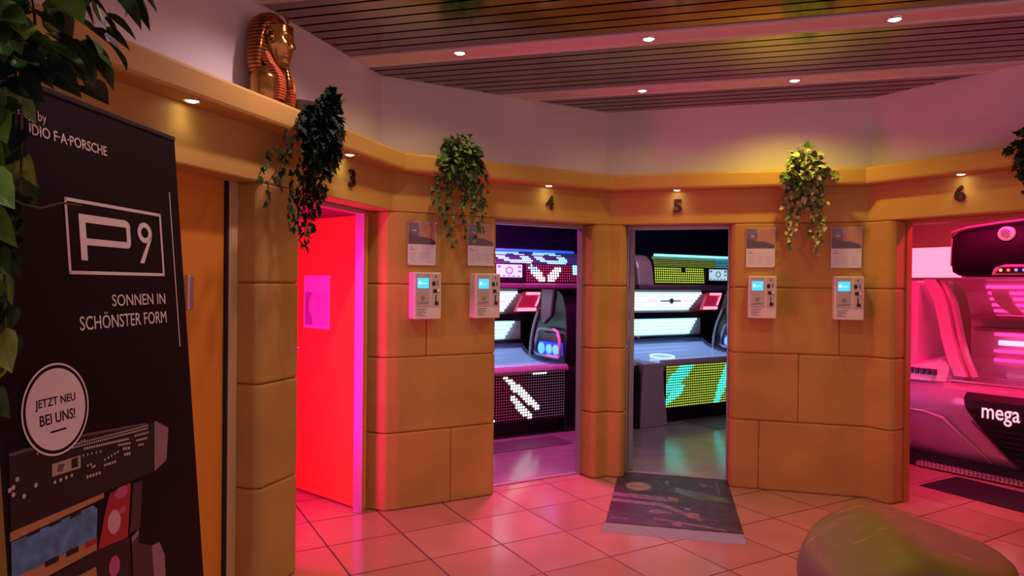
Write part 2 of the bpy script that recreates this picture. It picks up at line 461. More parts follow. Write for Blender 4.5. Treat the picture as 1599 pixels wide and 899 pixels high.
def shelf_spot(w, s, label, e=SHELF_W):
    t = thing('ledge_spotlight', label, 'ledge light', WM(w, s, -.06, 2.271), 'small spotlights under the ledge')
    mb = MB(); mb.lathe([(.026, .003), (.028, -.005), (.033, -.007), (.037, -.004), (.038, .003)], 20, cap=False); mb.build('trim_ring', M_CHROME, t)
    mb = MB(); mb.lathe([(.0005, -.009), (.012, -.0085), (.02, -.006), (.027, -.001), (.0272, .003)], 18); mb.build('bulb', M_BULB, t)
    lamp('lamp_light', 'SPOT', t, (0, 0, -.02), (1, .8, .62), e, .02, cone=120, blend=.9)
shelf_spot('A', -1.83, 'small spotlight under the ledge above the yellow door')
shelf_spot('A', -.63, 'small spotlight under the ledge above number 3')
shelf_spot('B', 1.195, 'small spotlight under the ledge above number 4')
shelf_spot('C', .52, 'small spotlight under the ledge above number 5')
shelf_spot('D', .635, 'small spotlight under the ledge above number 6')

# coloured strip lamps inside the cabins, out of sight, added for their light
def added_cabin_lamp(name, label, loc, rotz, color, e, L=1.0, tilt=0, glow=4):
    t = thing(name, label, 'cabin lamp', Matrix.Translation(loc) @ Matrix.Rotation(R(rotz), 4, 'Z'), 'added coloured cabin lamps')
    mb = MB(); mb.box(-L / 2, L / 2, -.06, .06, -.05, 0, bev=.01); mb.build('housing', M_WHITEP, t)
    mb = MB(); mb.box(-L / 2 + .02, L / 2 - .02, -.045, .045, -.062, -.05, bev=.004); mb.build('diffuser', emit(name + '_glow', color, glow), t)
    lamp('lamp_light', 'AREA', t, (0, 0, -.07), color, e, L - .04, rot=(R(tilt), 0, 0), size_y=.09)
    return t
MAG = (1.0, .06, .50)
c4 = added_cabin_lamp('added_cabin_lamp', 'magenta strip lamp added unseen on the ceiling of cabin 4', (.12, 6.22, 2.545), 29, MAG, CAB4_W)
lamp('added_spill_spot', 'SPOT', c4, (0, 0, -.08), (1.0, .05, .42), 260, .10, rot=(R(-33), 0, R(-20)), cone=44, blend=.8)  # extra spot added to throw pink through the doorway onto the tiles
added_cabin_lamp('added_cabin_lamp', 'dim mauve strip lamp added unseen on the ceiling of cabin 5', (1.75, 6.3, 2.545), -15, (.9, .45, .75), CAB5_W)
added_cabin_lamp('added_cabin_lamp', 'pink strip lamp added unseen on the ceiling of cabin 6', (3.45, 5.0, 2.545), -57, (1.0, .012, .19), CAB6_W)
wl = thing('added_tube_lamp', 'pink tube lamp added unseen on the partition beside the pale bed in cabin 6', 'cabin lamp', Matrix.Translation((2.955, 5.36, .78)) @ Matrix.Rotation(R(72), 4, 'Z'))  # unseen lamp added so the bed front reflects a bright streak
mb = MB(); mb.box(0, .62, -.01, .045, -.24, .05, bev=.006); mb.build('housing', M_WHITEP, wl)
for z in (-.20, -.13, -.06, .01):
    mb = MB(); mb.tube([(.02, -.035, z), (.60, -.035, z)], .024, 10); mb.build('tube', emit('added_pink_tube', (1.0, .20, .72), 2.6), wl)
# the tall red light panel that fills cabin 3
M_MAGTUBE = emit('magenta_tube', (1.0, .02, .40), 3)
pl = thing('red_light_panel', 'tall panel of glowing magenta tubes standing behind the pillar in cabin 3', 'light panel', WM('A', -1.05, .85, 0) @ Matrix.Rotation(R(-30), 4, 'Z'))
mb = MB(); mb.box(-.10, .0, -.20, .20, .0, 2.0, bev=.02); mb.build('housing', M_WHITEP, pl)
for k in range(5):
    mb = MB(); mb.tube([(.025, -.15 + k * .075, .12), (.025, -.15 + k * .075, 1.9)], .015, 8); mb.build('tube', M_MAGTUBE, pl)
lamp('lamp_light', 'AREA', pl, (.06, 0, 1.02), (1.0, .003, .34), CAB3_W, 1.8, rot=(0, R(-90), 0), size_y=.36)

# ------------------------------------------------------------------ house numbers above the cabins
M_BRONZE = mat('dark_bronze', (.07, .035, .015), .35, metal=.6)
for n, w, s in (('3', 'A', -.518), ('4', 'B', 1.238), ('5', 'C', .524), ('6', 'D', .608)):
    t = thing('door_number', 'dark bronze number %s on the band above its cabin door' % n, 'number', WM(w, s, 0, 2.10), 'cabin numbers')
    text('numeral', n, M_BRONZE, t, -.033, .033, 0, .105, -.001, .014, bold=.014)

# ------------------------------------------------------------------ coin boxes and instruction posters
M_BOX = mat('coin_box_enamel', (.80, .74, .70), .35)
M_PANEL = mat('coin_box_panel', (.52, .47, .43), .4)
M_SCREEN = emit('coin_box_screen', (.06, .52, .86), 1.15)
M_SCREENHI = emit('coin_box_screen_text', (.45, .85, 1.0), 1.3)
M_PRINT = mat('grey_print', (.22, .19, .18), .5)
def coin_box(M, label):
    t = thing('coin_box', label, 'coin box', M, 'wall coin boxes')
    mb = MB(); mb.box(-.098, .098, -.1, .0, -.157, .157, bev=.006)
    mb.box(-.09, .09, -.015, .004, -.15, .15); mb.build('housing', M_BOX, t)
    mb = MB(); mb.box(-.086, .016, -.103, -.099, -.075, .148, bev=.002); mb.build('control_panel', M_PANEL, t)
    mb = MB(); mb.box(-.075, .006, -.106, -.102, .05, .118, bev=.002); sc = mb.build('screen', M_SCREEN, t)
    mb = MB(); mb.disc(-.058, .086, .010, .012, -.1066); mb.box(-.045, -.01, -.1067, -.106, .08, .084); mb.build('screen_text', M_SCREENHI, sc)
    mb = MB()
    for k in range(6):
        a = k * PI / 3; c, s_ = math.cos(a), math.sin(a); q = math.cos(a + .7), math.sin(a + .7)
        mb.flat([(-.034 + .004 * c, -.018 + .004 * s_), (-.034 + .017 * q[0], -.018 + .017 * q[1]), (-.034 + .019 * c, -.018 + .019 * s_)][::-1], -.1036)
    mb.disc(-.034, -.018, .006, y=-.1037); mb.build('fan_symbol', M_PRINT, t)
    mb = MB()
    for i in range(9): mb.box(-.075 + i * .009, -.075 + i * .009 + .006, -.1036, -.103, -.058 + i * .0008, -.047 + i * .0008)
    for k, (l, z) in enumerate(((.075, -.09), (.06, -.101), (.07, -.112), (.045, -.123), (.065, -.134))):
        mb.box(-.08, -.08 + l, -.1006, -.0998, z - .0025, z + .0025)
    mb.build('printed_text', M_PRINT, t)
    mb = MB(); mb.box(.026, .088, -.103, -.099, -.075, .148, bev=.002); mb.build('coin_panel', mat('coin_panel_enamel', (.62, .50, .45), .4), t)
    mb = MB(); mb.disc(.057, .128, .006, y=-.1036); mb.build('keyhole', M_BLACK, t)
    mb = MB(); mb.disc(.042, .082, .013, .017, y=-.1036); mb.build('coin_symbol', M_BLACK, t)
    mb = MB(); mb.box(.066, .071, -.106, -.102, .07, .1); mb.build('coin_slot', M_BLACK, t)
    mb = MB(); mb.box(.038, .062, -.108, -.102, .02, .045, bev=.002); mb.build('reject_button', M_BLACK, t)
    mb = MB(); mb.box(.064, .08, -.112, -.102, .024, .042, bev=.003); mb.build('lock', M_CHROME, t)
    mb = MB(); mb.box(.054, .061, -.106, -.102, -.045, .005); mb.box(.05, .075, -.110, -.102, -.062, -.038, bev=.003); mb.build('coin_return', M_BLACK, t)
    return t
def poster(M, label):
    t = thing('instruction_sheet', label, 'notice', M, 'instruction sheets in clear holders')
    mb = MB(); mb.box(-.102, .102, -.014, -.012, -.147, .147); mb.build('paper', mat('white_paper', (.76, .72, .74), .3), t)
    mb = MB()
    mb.flat([(-.1, -.005), (.1, -.005), (.1, .145), (-.1, .145)], -.0145, 0)
    mb.flat([(-.1, -.005), (.1, -.005), (.1, .02), (.03, .045), (-.03, .05), (-.1, .075)], -.0148, 1)
    mb.flat([(-.1, .075), (-.03, .05), (-.02, .09), (-.03, .14), (-.1, .145)], -.0149, 2)
    mb.flat([(-.075, .085), (-.03, .075), (-.022, .105), (-.04, .13), (-.08, .125)], -.0152, 3)
    mb.flat([(-.07, .085), (-.04, .08), (-.045, .09), (-.068, .095)], -.0154, 4)
    mb.build('printed_picture', [mat('sunset_print', (.50, .24, .12), .4, spec=.1), mat('ground_print', (.10, .055, .045), .4, spec=.1), mat('dusk_print', (.22, .11, .08), .4, spec=.1), mat('device_print', (.12, .13, .28), .25), mat('device_print_light', (.55, .6, .8), .25)], t)
    mb = MB()
    mb.box(-.085, -.052, -.0147, -.014, -.046, -.037); mb.box(-.085, -.065, -.0147, -.014, -.03, -.024)
    for c in range(3):
        for r_ in range(5 - (c == 1)):
            mb.box(-.085 + c * .06, -.04 + c * .06 - (r_ % 2) * .012, -.0147, -.014, -.068 - r_ * .014, -.0655 - r_ * .014)
    mb.build('printed_text', mat('faint_print', (.42, .38, .44), .4), t)
    mb = MB(); mb.box(-.106, .106, -.0185, -.0165, -.15, .15); mb.build('clear_cover', M_CLEAR, t)
    for sx in (-1, 1):
        for sz_ in (-1, 1):
            mb = MB(); mb.lathe([(.006, -.004), (.006, .016), (.0075, .0165), (.0075, .021), (.006, .023)], 12, M=Matrix.Translation((sx * .1, 0, sz_ * .144)) @ Matrix.Rotation(PI / 2, 4, 'X'))
            mb.build('standoff', M_CHROME, t)
    return t
def clear():
    m = bpy.data.materials.new('clear_acrylic'); m.use_nodes = True; nt_ = m.node_tree; N = nt_.nodes
    N.remove(N['Principled BSDF'])
    a = N.new('ShaderNodeBsdfTransparent'); g = N.new('ShaderNodeBsdfGlossy'); g.inputs['Roughness'].default_value = .06
    mx = N.new('ShaderNodeMixShader'); mx.inputs[0].default_value = .035
    nt_.links.new(a.outputs[0], mx.inputs[1]); nt_.links.new(g.outputs[0], mx.inputs[2])
    nt_.links.new(mx.outputs[0], N['Material Output'].inputs['Surface'])
    return m
M_CLEAR = clear()
coin_box(WM('B', .218, 0, 1.448), 'coin box on the wall nearest the red-lit door, its left side glowing pink')
coin_box(WM('B', .672, 0, 1.448), 'coin box at the left edge of the doorway numbered 4')
coin_box(WM('C', 1.145, 0, 1.454), 'coin box just right of the doorway numbered 5')
coin_box(WM('C', 1.732, 0, 1.456), 'coin box on the wall just left of the pink doorway numbered 6')
poster(WM('B', .208, 0, 1.802), 'instruction sheet left of the ivy, above the coin box nearest the red-lit door')
poster(WM('B', .655, 0, 1.808), 'instruction sheet half covered by ivy tips, at the left edge of doorway 4')
poster(WM('C', 1.135, 0, 1.825), 'instruction sheet with blue reflections, just right of doorway 5')
poster(WM('C', 1.726, 0, 1.823), 'instruction sheet on the wall just left of the pink doorway numbered 6')

# ------------------------------------------------------------------ tanning beds with LED facades (cabins 4 and 5)
M_TUBE_W = emit('uv_tube_white', (.72, .88, 1.0), .95)
M_TUBE_C = emit('uv_tube_cyan', (.55, .90, 1.0), 1.15)
M_TUBE_B = emit('uv_tube_blue', (.36, .55, 1.0), 1.2)
M_REDBAR = emit('red_face_bar', (1.0, .22, .36), 2.2)
M_BLUEGLOW = emit('blue_glow', (.10, .40, 1.0), 1.6)
M_BLUEDEEP = emit('deep_blue_glow', (.03, .06, .9), .9)
M_CYANSTRIP = emit('cyan_strip', (.16, .62, 1.0), 2.2)
M_REFL = mat('tube_reflector', (.78, .82, .86), .3)
M_ACRYL = mat('bed_acrylic', (.52, .62, .88), .1, spec=.6, alpha=.5)
M_RED_PANEL = mat('red_translucent', (.6, .03, .10), .3, emis=(.8, .02, .1), es=.35)
M_DISPLAY = emit('bed_display', (.45, .72, .80), .9)
M_DISPLAY2 = emit('bed_display_detail', (.12, .30, .36), .6)
LEDM = [emit('led_yellow', (.56, .82, .07), 1.25), emit('led_cyan', (.06, .80, .58), 2.6), emit('led_aqua', (.18, .78, 1.0), 1.7),
        emit('led_red', (.50, .06, .14), .7), emit('led_white', (.80, 1.0, .80), 1.9), emit('led_dim', (.30, .20, .26), .5), emit('led_blue', (.05, .22, 1.0), 1.4)]
LY, LC, LA, LR, LW, LD, LB = range(7)
def leds(name, x0, x1, z0, z1, pitch, r, fn, parent, plane):
    """a field of little round lamps; plane(x, t) -> point on the facade, t in 0..1 upwards"""
    mb = MB(); nx = int((x1 - x0) / pitch); nz = int((z1 - z0) / pitch)
    for i in range(nx + 1):
        for j in range(nz + 1):
            x = x0 + (i + .5) * (x1 - x0) / (nx + 1); z = z0 + (j + .5) * (z1 - z0) / (nz + 1)
            m, k = fn(x, z)
            if m is None: continue
            p, ax, az = plane(x, z); rr = r * k
            mb._new([p + ax * (rr * math.cos(a * PI / 3)) + az * (rr * math.sin(a * PI / 3)) for a in range(6)], [(0, 1, 2, 3, 4, 5)], m)
    o = mb.build(name, LEDM, parent); o['kind'] = 'stuff'; return o
def stripe(x, z, a, b, w):
    ax, az = a; bx, bz = b; dx, dz = bx - ax, bz - az; L2 = dx * dx + dz * dz
    t = ((x - ax) * dx + (z - az) * dz) / L2
    if t < -.02 or t > 1.02: return False
    d = abs((x - ax) * dz - (z - az) * dx) / math.sqrt(L2)
    return d < w * (1 - .55 * abs(2 * t - 1) ** 2)
def ell(x, z, cx, cz, rx, rz): return ((x - cx) / rx) ** 2 + ((z - cz) / rz) ** 2
def front5(x, z):
    if stripe(x, z, (-.02, .36), (.42, .70), .085): return LC, 1.0
    if stripe(x, z, (.0, .24), (.26, .42), .05): return LC, 1.1
    if stripe(x, z, (.74, .12), (1.0, .68), .06): return LC, 1.1
    if stripe(x, z, (1.05, .12), (1.3, .68), .05): return LC, 1.1
    return LY, .78
def canopy5(x, z):
    if .545 < x < .95 and z < 1.745: return None, 1
    if z > 1.73: return LY if x < .75 else LA, .5
    if .22 < x < .27 and z > 1.69: return None, 1
    return (LY, .78) if x < .6 else (LA, .8)
def front4(x, z):
    if stripe(x, z, (.72, .62), (1.12, .28), .042): return LW, 1.2
    if stripe(x, z, (.80, .42), (1.05, .17), .04): return LW, 1.15
    if stripe(x, z, (.38, .62), (.56, .42), .05): return LA, 1.2
    if stripe(x, z, (1.02, .66), (1.22, .62), .02): return LW, 1.1
    if z < .21 and x < .62: return LW, 1.1
    if stripe(x, z, (.10, .62), (.30, .2), .05): return LC, 1.1
    return (LR if x < .95 else LD), .6
def canopy4(x, z):
    if z > 1.735:
        for cx in (-.05, .40, .82, 1.25):
            e = ell(x, z, cx + (z - 1.80) * -1.4, 1.80, .19, .066)
            if .20 < e < 1.0: return LA, 1.15
        return LB, .38
    if .47 < x < .92: return None, 1
    if stripe(x, z, (1.0, 1.715), (1.16, 1.57), .05): return LA if z > 1.66 else LW, 1.1
    if stripe(x, z, (1.36, 1.70), (1.2, 1.57), .05): return LW, 1.1
    if x > 1.52 and z > 1.64: return LA, 1.3
    return LR, .62
def tanning_bed(M, label, front_fn, can_fn, strip_mat):
    t = thing('tanning_bed', label, 'tanning bed', M, 'tanning beds with LED fronts')
    u0, uR, uE = -.42, 1.45, 1.62
    mb = MB(); mb.box(-.02, 1.5, .12, .95, .008, .175, bev=.01); mb.build('plinth', M_MATTBLACK, t)
    # lower body, a black front panel with a silver shoulder
    mb = MB()
    mb.prism([(.12, .16), (.012, .165), (0, .18), (-.0, .64), (.02, .66), (.95, .66), (.95, .16)], 0, uR, 'x', 0)
    mb.build('lower_body', M_BLACK, t)
    mb = MB(); mb.prism([(-.02, .645), (-.025, .67), (-.01, .70), (.02, .715), (.06, .70), (.06, .645)], -.05, uR + .02, 'x', 0, bev=.006)
    mb.build('front_rim', M_GREYP, t)
    X, Zv = Vector((1, 0, 0)), Vector((0, 0, 1))
    leds('led_field', .0, uR - .01, .185, .65, .0285, .0112, front_fn, t, lambda x, z: (Vector((x, -.004, z)), X, Zv))
    # left end: flared silver foot with a black side
    rings = []
    for z, a, b in ((.01, -.40, .0), (.05, -.40, .0), (.2, -.395, -.022), (.36, -.385, -.05), (.52, -.375, -.06), (.62, -.37, -.065), (.665, -.365, -.075), (.69, -.355, -.09)):
        rings.append([(a, -.05, z), (b - .02, -.05, z), (b, -.03, z), (b, .9, z), (a, .9, z)])
    mb = MB(); mb.loft(rings, smooth=False); mb.build('left_foot', M_GREYP, t)
    mb = MB(); mb.prism([(-.055, .01), (-.055, .60), (-.02, .68), (.06, .70), (.9, .70), (.9, .01)], -.47, -.40, 'x', 0, bev=.012); mb.build('left_side_panel', M_BLACK, t)
    # right end
    mb = MB(); mb.prism([(.02, .02), (.0, .3), (.0, .64), (.03, .69), (.9, .69), (.9, .02)], uR, uE, 'x', 0, bev=.02); mb.build('right_foot', M_BLACK, t)
    # lying surface: curved acrylic over blue tubes
    arc = [(.02, .712), (.2, .705), (.4, .715), (.56, .735), (.70, .765), (.80, .80), (.88, .86)]
    mb = MB(); mb.prism(arc + [(a, b - .014) for a, b in arc[::-1]], -.33, uR, 'x', 0, smooth=False); mb.build('lying_surface', M_ACRYL, t)
    mb = MB(); mb.tube([(.22 + .15 * math.cos(a), .30 + .12 * math.sin(a), .718 + .012 * math.sin(a)) for a in [2 * PI * k / 20 for k in range(21)]], .008); mb.build('headrest_ring', emit('ring_glow', (.55, .95, 1), 1.2), t)
    # rear shell with canopy above
    shell = [(1.0, .1), (1.0, 1.62), (.92, 1.80), (.74, 1.90), (.40, 1.915), (.18, 1.90), (.06, 1.86), (.02, 1.82), (.0, 1.74), (-.02, 1.545), (-.01, 1.50), (.04, 1.485), (.55, 1.49), (.78, 1.47), (.9, 1.36), (.97, 1.2), (.97, .1)]
    mb = MB(); mb.prism(shell, -.20, uE, 'x', 0); mb.build('canopy', M_BLACK, t)
    mb = MB(); mb.prism([(.95, 1.2), (1.0, 1.62), (.9, 1.80), (.7, 1.87), (.3, 1.885), (.10, 1.86), (.03, 1.80), (.0, 1.72), (-.025, 1.55), (-.01, 1.49), (.5, 1.48), (.8, 1.45)], -.42, -.20, 'x', 0, bev=.02)
    mb.build('canopy_left_cap', M_GREYP, t)
    mb = MB(); mb.prism([(-.03, 1.485), (-.045, 1.50), (-.045, 1.53), (-.025, 1.545), (.03, 1.53), (.03, 1.485)], -.43, uE + .01, 'x', 0); mb.build('canopy_lip', mat('mauve_lip', (.13, .085, .12), .35), t)
    mb = MB(); mb.tube([(-.16, .03, 1.868), (1.55, .03, 1.868)], .013, 8); mb.build('light_strip', strip_mat, t)
    # facade of the canopy: z<1.74 upright, above it tilts back
    def cpl(x, z):
        if z < 1.735:
            k = (z - 1.545) / (1.74 - 1.545); return Vector((x, -.024 + .02 * k, z)), X, Vector((0, .1, 1)).normalized()
        k = (z - 1.735) / .125; y = -.004 + .055 * k ** 1.5; return Vector((x, y - .004, z)), X, Vector((0, .35, 1)).normalized()
    leds('canopy_led_field', -.19, 1.6, 1.56, 1.735, .0285, .0112, can_fn, t, cpl)
    leds('canopy_led_rows', -.19, 1.6, 1.74, 1.855, .021, .0085, can_fn, t, cpl)
    dp = MB(); dp.box(.55, .94, -.038, -.015, 1.555, 1.745, bev=.008); d = dp.build('display', M_BLACK, t)
    dp = MB(); dp.flat([(.60, 1.60), (.89, 1.60), (.89, 1.725), (.60, 1.725)], -.0386); dp.build('display_screen', M_DISPLAY, d)
    dp = MB()
    dp.disc(.745, 1.667, .045, .038, -.0390, ring=.6)
    for k in range(5): dp.box(.615 + k * .055, .645 + k * .055, -.0392, -.0388, 1.605, 1.62)
    for q in ((.61, .65, 1.69, 1.715), (.84, .88, 1.69, 1.715), (.84, .88, 1.65, 1.67)): dp.box(q[0], q[1], -.0392, -.0388, q[2], q[3])
    dp.build('display_graphics', M_DISPLAY2, d)
    # tubes: upper canopy row, side row, lying row
    mb = MB(); mb.prism([(.80, 1.47), (.955, 1.20), (.97, 1.20), (.97, 1.47)], -.3, uR, 'x', 0); mb.build('upper_reflector', M_REFL, t)
    for k in range(7):
        f = (k + .5) / 7; y = .79 + .14 * f; z = 1.455 - .235 * f
        mb = MB(); mb.tube([(-.28, y, z), (1.33 - .12 * f, y, z)], .019, 8); mb.build('uv_tube', M_TUBE_W, t)
    mb = MB(); mb.box(-.3, uR, .80, .96, 1.12, 1.205, bev=.01); mb.build('middle_bar', M_BLACK, t)
    mb = MB(); mb.box(-.3, uR, .93, .96, .90, 1.13); mb.build('side_reflector', M_REFL, t)
    for k in range(5):
        z = .935 + k * .042
        mb = MB(); mb.tube([(-.28, .90, z), (1.22 + .03 * k, .90, z)], .021, 8); mb.build('uv_tube', M_TUBE_C, t)
    mb = MB(); mb.box(-.3, uR, .86, .96, .86, .905, bev=.01); mb.build('lower_bar', M_BLACK, t)
    arcz = lambda a: next(p[1] + (q[1] - p[1]) * (a - p[0]) / (q[0] - p[0]) for p, q in zip(arc, arc[1:]) if p[0] <= a <= q[0])
    mb = MB(); mb.prism([(a, b - .062) for a, b in arc] + [(.88, .60), (.02, .60)], -.3, uR, 'x', 0); mb.build('lying_reflector', M_REFL, t)
    for a in (.05, .13, .21, .29, .37, .45, .53, .60, .66, .72, .77, .81, .84):
        mb = MB(); mb.tube([(-.3, a + .012, arcz(a) - .034), (1.42, a + .012, arcz(a) - .034)], .014, 8); mb.build('uv_tube', M_TUBE_B, t)
    # lamps on the upper row: two pink bars, then the face tanner
    for a, b in ((.40, .56), (1.0, 1.16)):
        mb = MB(); mb.box(a, b, .765, .785, 1.325, 1.355, bev=.005); mb.build('beauty_light', emit('pink_bar', (1.0, .45, .55), 1.6), t)
    mb = MB()
    mb.box(.62, .95, .77, .79, 1.335, 1.35); mb.lathe([(.03, -.01), (.035, 0), (.03, .01)], 14, M=Matrix.Translation((.78, .76, 1.342)) @ Matrix.Rotation(PI / 2, 4, 'X'))
    mb.build('air_nozzle', M_GREYP, t)
    ft = MB(); ft.prism([(1.25, 1.225), (1.52, 1.225), (1.59, 1.45), (1.37, 1.45)], .70, .76, 'y', 0, bev=.01); f_ = ft.build('face_tanner', M_RED_PANEL, t)
    for pts in (((1.26, 1.235), (1.51, 1.235), (1.51, 1.27), (1.27, 1.27)), ((1.38, 1.415), (1.58, 1.415), (1.585, 1.445), (1.38, 1.445)), ((1.495, 1.29), (1.515, 1.285), (1.575, 1.405), (1.555, 1.405))):
        mb = MB(); mb.prism(pts, .685, .70, 'y', 0, bev=.004); mb.build('face_light_bar', M_REDBAR, f_)
    # right side wing with white edge, handle loop and blue speakers
    wing = [(.03, .69), (-.02, 1.0), (.0, 1.25), (.06, 1.42), (.16, 1.49), (.5, 1.49), (.60, 1.2), (.68, .9), (.70, .69)]
    mb = MB(); mb.prism(wing, uR, uE - .01, 'x', 0, bev=.012); mb.build('side_wing', M_BLACK, t)
    mb = MB(); mb.tube([(uR - .015, .69 - .17 * f_ ** 2.2, .70 + .55 * f_) for f_ in [k / 10 for k in range(11)]], .017, 8); mb.build('wing_edge', M_WHITEP, t)
    mb = MB(); mb.prism([(.26, 1.20), (.20, 1.49), (.42, 1.49), (.46, 1.2), (.42, 1.1)], uR - .03, uR, 'x', 0, bev=.01); mb.build('wing_arch', mat('mauve_arch', (.42, .28, .36), .3), t)
    hp = []
    for cx, cz, a0 in ((.44, 1.02, 0), (.10, 1.02, 90), (.06, .83, 180), (.50, .83, 270)):
        pass
    loop = [(.02, .80), (.035, .96), (.08, 1.045), (.14, 1.06), (.40, 1.06), (.45, 1.04), (.50, .92), (.52, .80), (.48, .775), (.06, .775), (.02, .80)]
    mb = MB(); mb.tube([(uR - .06, a, b) for a, b in loop], .016, 8); mb.build('handle_loop', M_WHITEP, t)
    mb = MB(); mb.prism([(.07, .93), (.1, 1.02), (.39, 1.02), (.45, .93)], uR - .04, uR, 'x', 0, bev=.004); mb.build('handle_insert', mat('plum_insert', (.14, .03, .09), .3), t)
    mb = MB(); mb.prism([(.05, .79), (.06, .92), (.47, .92), (.49, .79)], uR - .045, uR, 'x', 0, bev=.004); sp = mb.build('speaker_panel', M_BLUEDEEP, t)
    for y, r_ in ((.40, .058), (.25, .05), (.12, .05)):
        mb = MB(); mb.lathe([(.001, .02), (r_ * .5, .025), (r_, .012), (r_ * 1.05, 0)], 18, M=Matrix.Translation((uR - .045, y, .85)) @ Matrix.Rotation(-PI / 2, 4, 'Y')); mb.build('speaker', M_BLUEGLOW, sp)
    return t
def bedM(x, y, a): return Matrix.Translation((x, y, 0)) @ Matrix.Rotation(R(a), 4, 'Z')
b4 = tanning_bed(bedM(-.693, 6.309, 29.8), 'tanning bed with aqua and red LED front seen through doorway 4', front4, canopy4, emit('blue_strip', (.02, .16, .9), .8))
b5 = tanning_bed(bedM(1.704, 7.485, 29.8), 'tanning bed with yellow-green LED front seen through doorway 5', front5, canopy5, M_CYANSTRIP)
text('model_lettering', 'P9', mat('faint_pink_print', (.8, .45, .65), .3), b4, 1.27, 1.44, .668, .70, -.0235, .001)

# ------------------------------------------------------------------ tanning bed in pink cabin 6
M_PINKSH = mat('pale_bed_shell', (.60, .36, .44), .16, metal=.15, coat=.6)
M_PINKIN = mat('bed_interior', (.80, .36, .50), .3)
M_PTUBE = emit('pink_tube', (1.0, .06, .40), 1.3)
M_PTUBE_H = emit('pink_tube_hot', (1.0, .35, .85), 2.2)
def mega_bed():
    t = thing('tanning_bed', 'pale tanning bed with black hood and wedge emblem in the pink cabin 6', 'tanning bed', bedM(3.40, 5.98, -55))
    L = 2.05
    mb = MB(); mb.box(.0, L, .03, .9, .005, .12); mb.build('plinth', M_MATTBLACK, t)
    mb = MB(); mb.prism([(-.0, .012), (-.0, .04), (.05, .062), (.05, .012)], .16, L, 'x', 0); mb.build('kick_plate', M_STEEL, t)
    mb = MB()
    for k in range(60):
        x = .18 + k * .031
        for r_ in range(2):
            xx = x + r_ * .0155
            mb._new([Vector((xx - .009, .0 + r_ * .022 + .004, .0435 + r_ * .0095)), Vector((xx, .0 + r_ * .022 - .003, .0405 + r_ * .0095)), Vector((xx + .009, .0 + r_ * .022 + .004, .0435 + r_ * .0095)), Vector((xx, .0 + r_ * .022 + .014, .048 + r_ * .0095))], [(0, 1, 2, 3)])
            mb._new([Vector((xx - .008, -.001, .026)), Vector((xx, -.001, .016)), Vector((xx + .008, -.001, .026)), Vector((xx, -.001, .036))], [(0, 1, 2, 3)]) if r_ == 0 else None
    o = mb.build('tread_pattern', mat('tread_bright', (.85, .8, .8), .3, metal=.2), t); o['kind'] = 'stuff'
    prof = [(.10, .10), (.05, .20), (.0, .38), (-.035, .50), (-.06, .53), (-.07, .58), (-.06, .65), (-.02, .71), (.04, .745), (.16, .755), (.9, .755), (.9, .10)]
    mb = MB(); mb.prism(prof, 0, L, 'x', 0, smooth=True); lb = mb.build('lower_body', M_PINKSH, t)
    mb = MB()
    # moulded crease sweeping down across the front
    mb.tube([(.0, -.045, .50), (.25, -.04, .495), (.38, -.036, .46), (.50, .0, .34), (.62, .04, .22), (.70, .07, .13)], [.012, .014, .016, .016, .014, .01], 8)
    mb.build('front_crease', M_PINKSH, lb)
    # black wedge on the front with its name and ribbed grille
    def on(x, z):       # front surface depth at height z
        pts = [(.10, .10), (.20, .05), (.38, .0), (.50, -.035), (.53, -.06), (.58, -.07), (.65, -.06), (.71, -.02)]
        for (a, ya), (b, yb) in zip(pts, pts[1:]):
            if z <= b: return ya + (yb - ya) * (z - a) / (b - a) - .012
        return -.03
    mb = MB(); rings = []
    for z, a in ((.11, .92), (.16, .87), (.24, .80), (.34, .715), (.45, .635), (.50, .605), (.53, .59), (.58, .565), (.65, .55), (.70, .56)):
        b = 2.32 - a * .6 - .3
        rings.append([(a, on(a, z), z), (a + .02, on(a, z) - .012, z), (b - .02, on(b, z) - .012, z), (b, on(b, z), z), (b, on(b, z) + .05, z), (a, on(a, z) + .05, z)])
    mb.loft(rings, smooth=False); w_ = mb.build('front_wedge', M_BLACK, t)
    for k in range(7):
        z = .17 + k * .042; a = .90 - (z - .11) * .74 + .05
        mb = MB(); mb.tube([(a, on(a, z) - .016, z), (1.5, on(a, z) - .016, z)], .007, 6); mb.build('grille_rib', M_MATTBLACK, w_)
    mb = MB(); mb.tube([(.60, on(0, .47) - .012, .47), (.72, on(0, .33) - .012, .335), (.84, on(0, .2) - .012, .195), (.93, on(0, .12) - .012, .115)], .009, 6); mb.build('wedge_edge', mat('dark_gloss_edge', (.12, .03, .05), .15), w_)
    text('lettering', 'mega', emit('pink_white_letters', (1.0, .62, .74), .9), w_, .69, .945, .478, .60, -.10, .002, bold=.006)
    # left armrest with dark vents
    mb = MB(); mb.loft([[(.02, .02, .75), (.02, .40, .75), (.02, .40, .84), (.02, .05, .84)], [(.10, -.01, .75), (.10, .42, .75), (.10, .40, .90), (.10, .03, .87)], [(.26, .0, .75), (.26, .42, .75), (.26, .38, .955), (.26, .06, .90)], [(.36, .06, .75), (.36, .42, .75), (.36, .38, .96), (.36, .16, .90)]], smooth=False)
    ar = mb.build('armrest', M_WHITEP, t)
    mb = MB()
    for k in range(5): mb.box(.10 + k * .045, .13 + k * .045, -.012, .03, .80, .85, bev=.004)
    mb.build('air_vent', M_BLACK, ar)
    mb = MB(); mb.lathe([(.001, .03), (.02, .028), (.032, .012), (.034, 0)], 18, M=Matrix.Translation((.44, .30, .86)) @ Matrix.Rotation(PI / 2, 4, 'X')); mb.build('control_knob', M_GREYP, t)
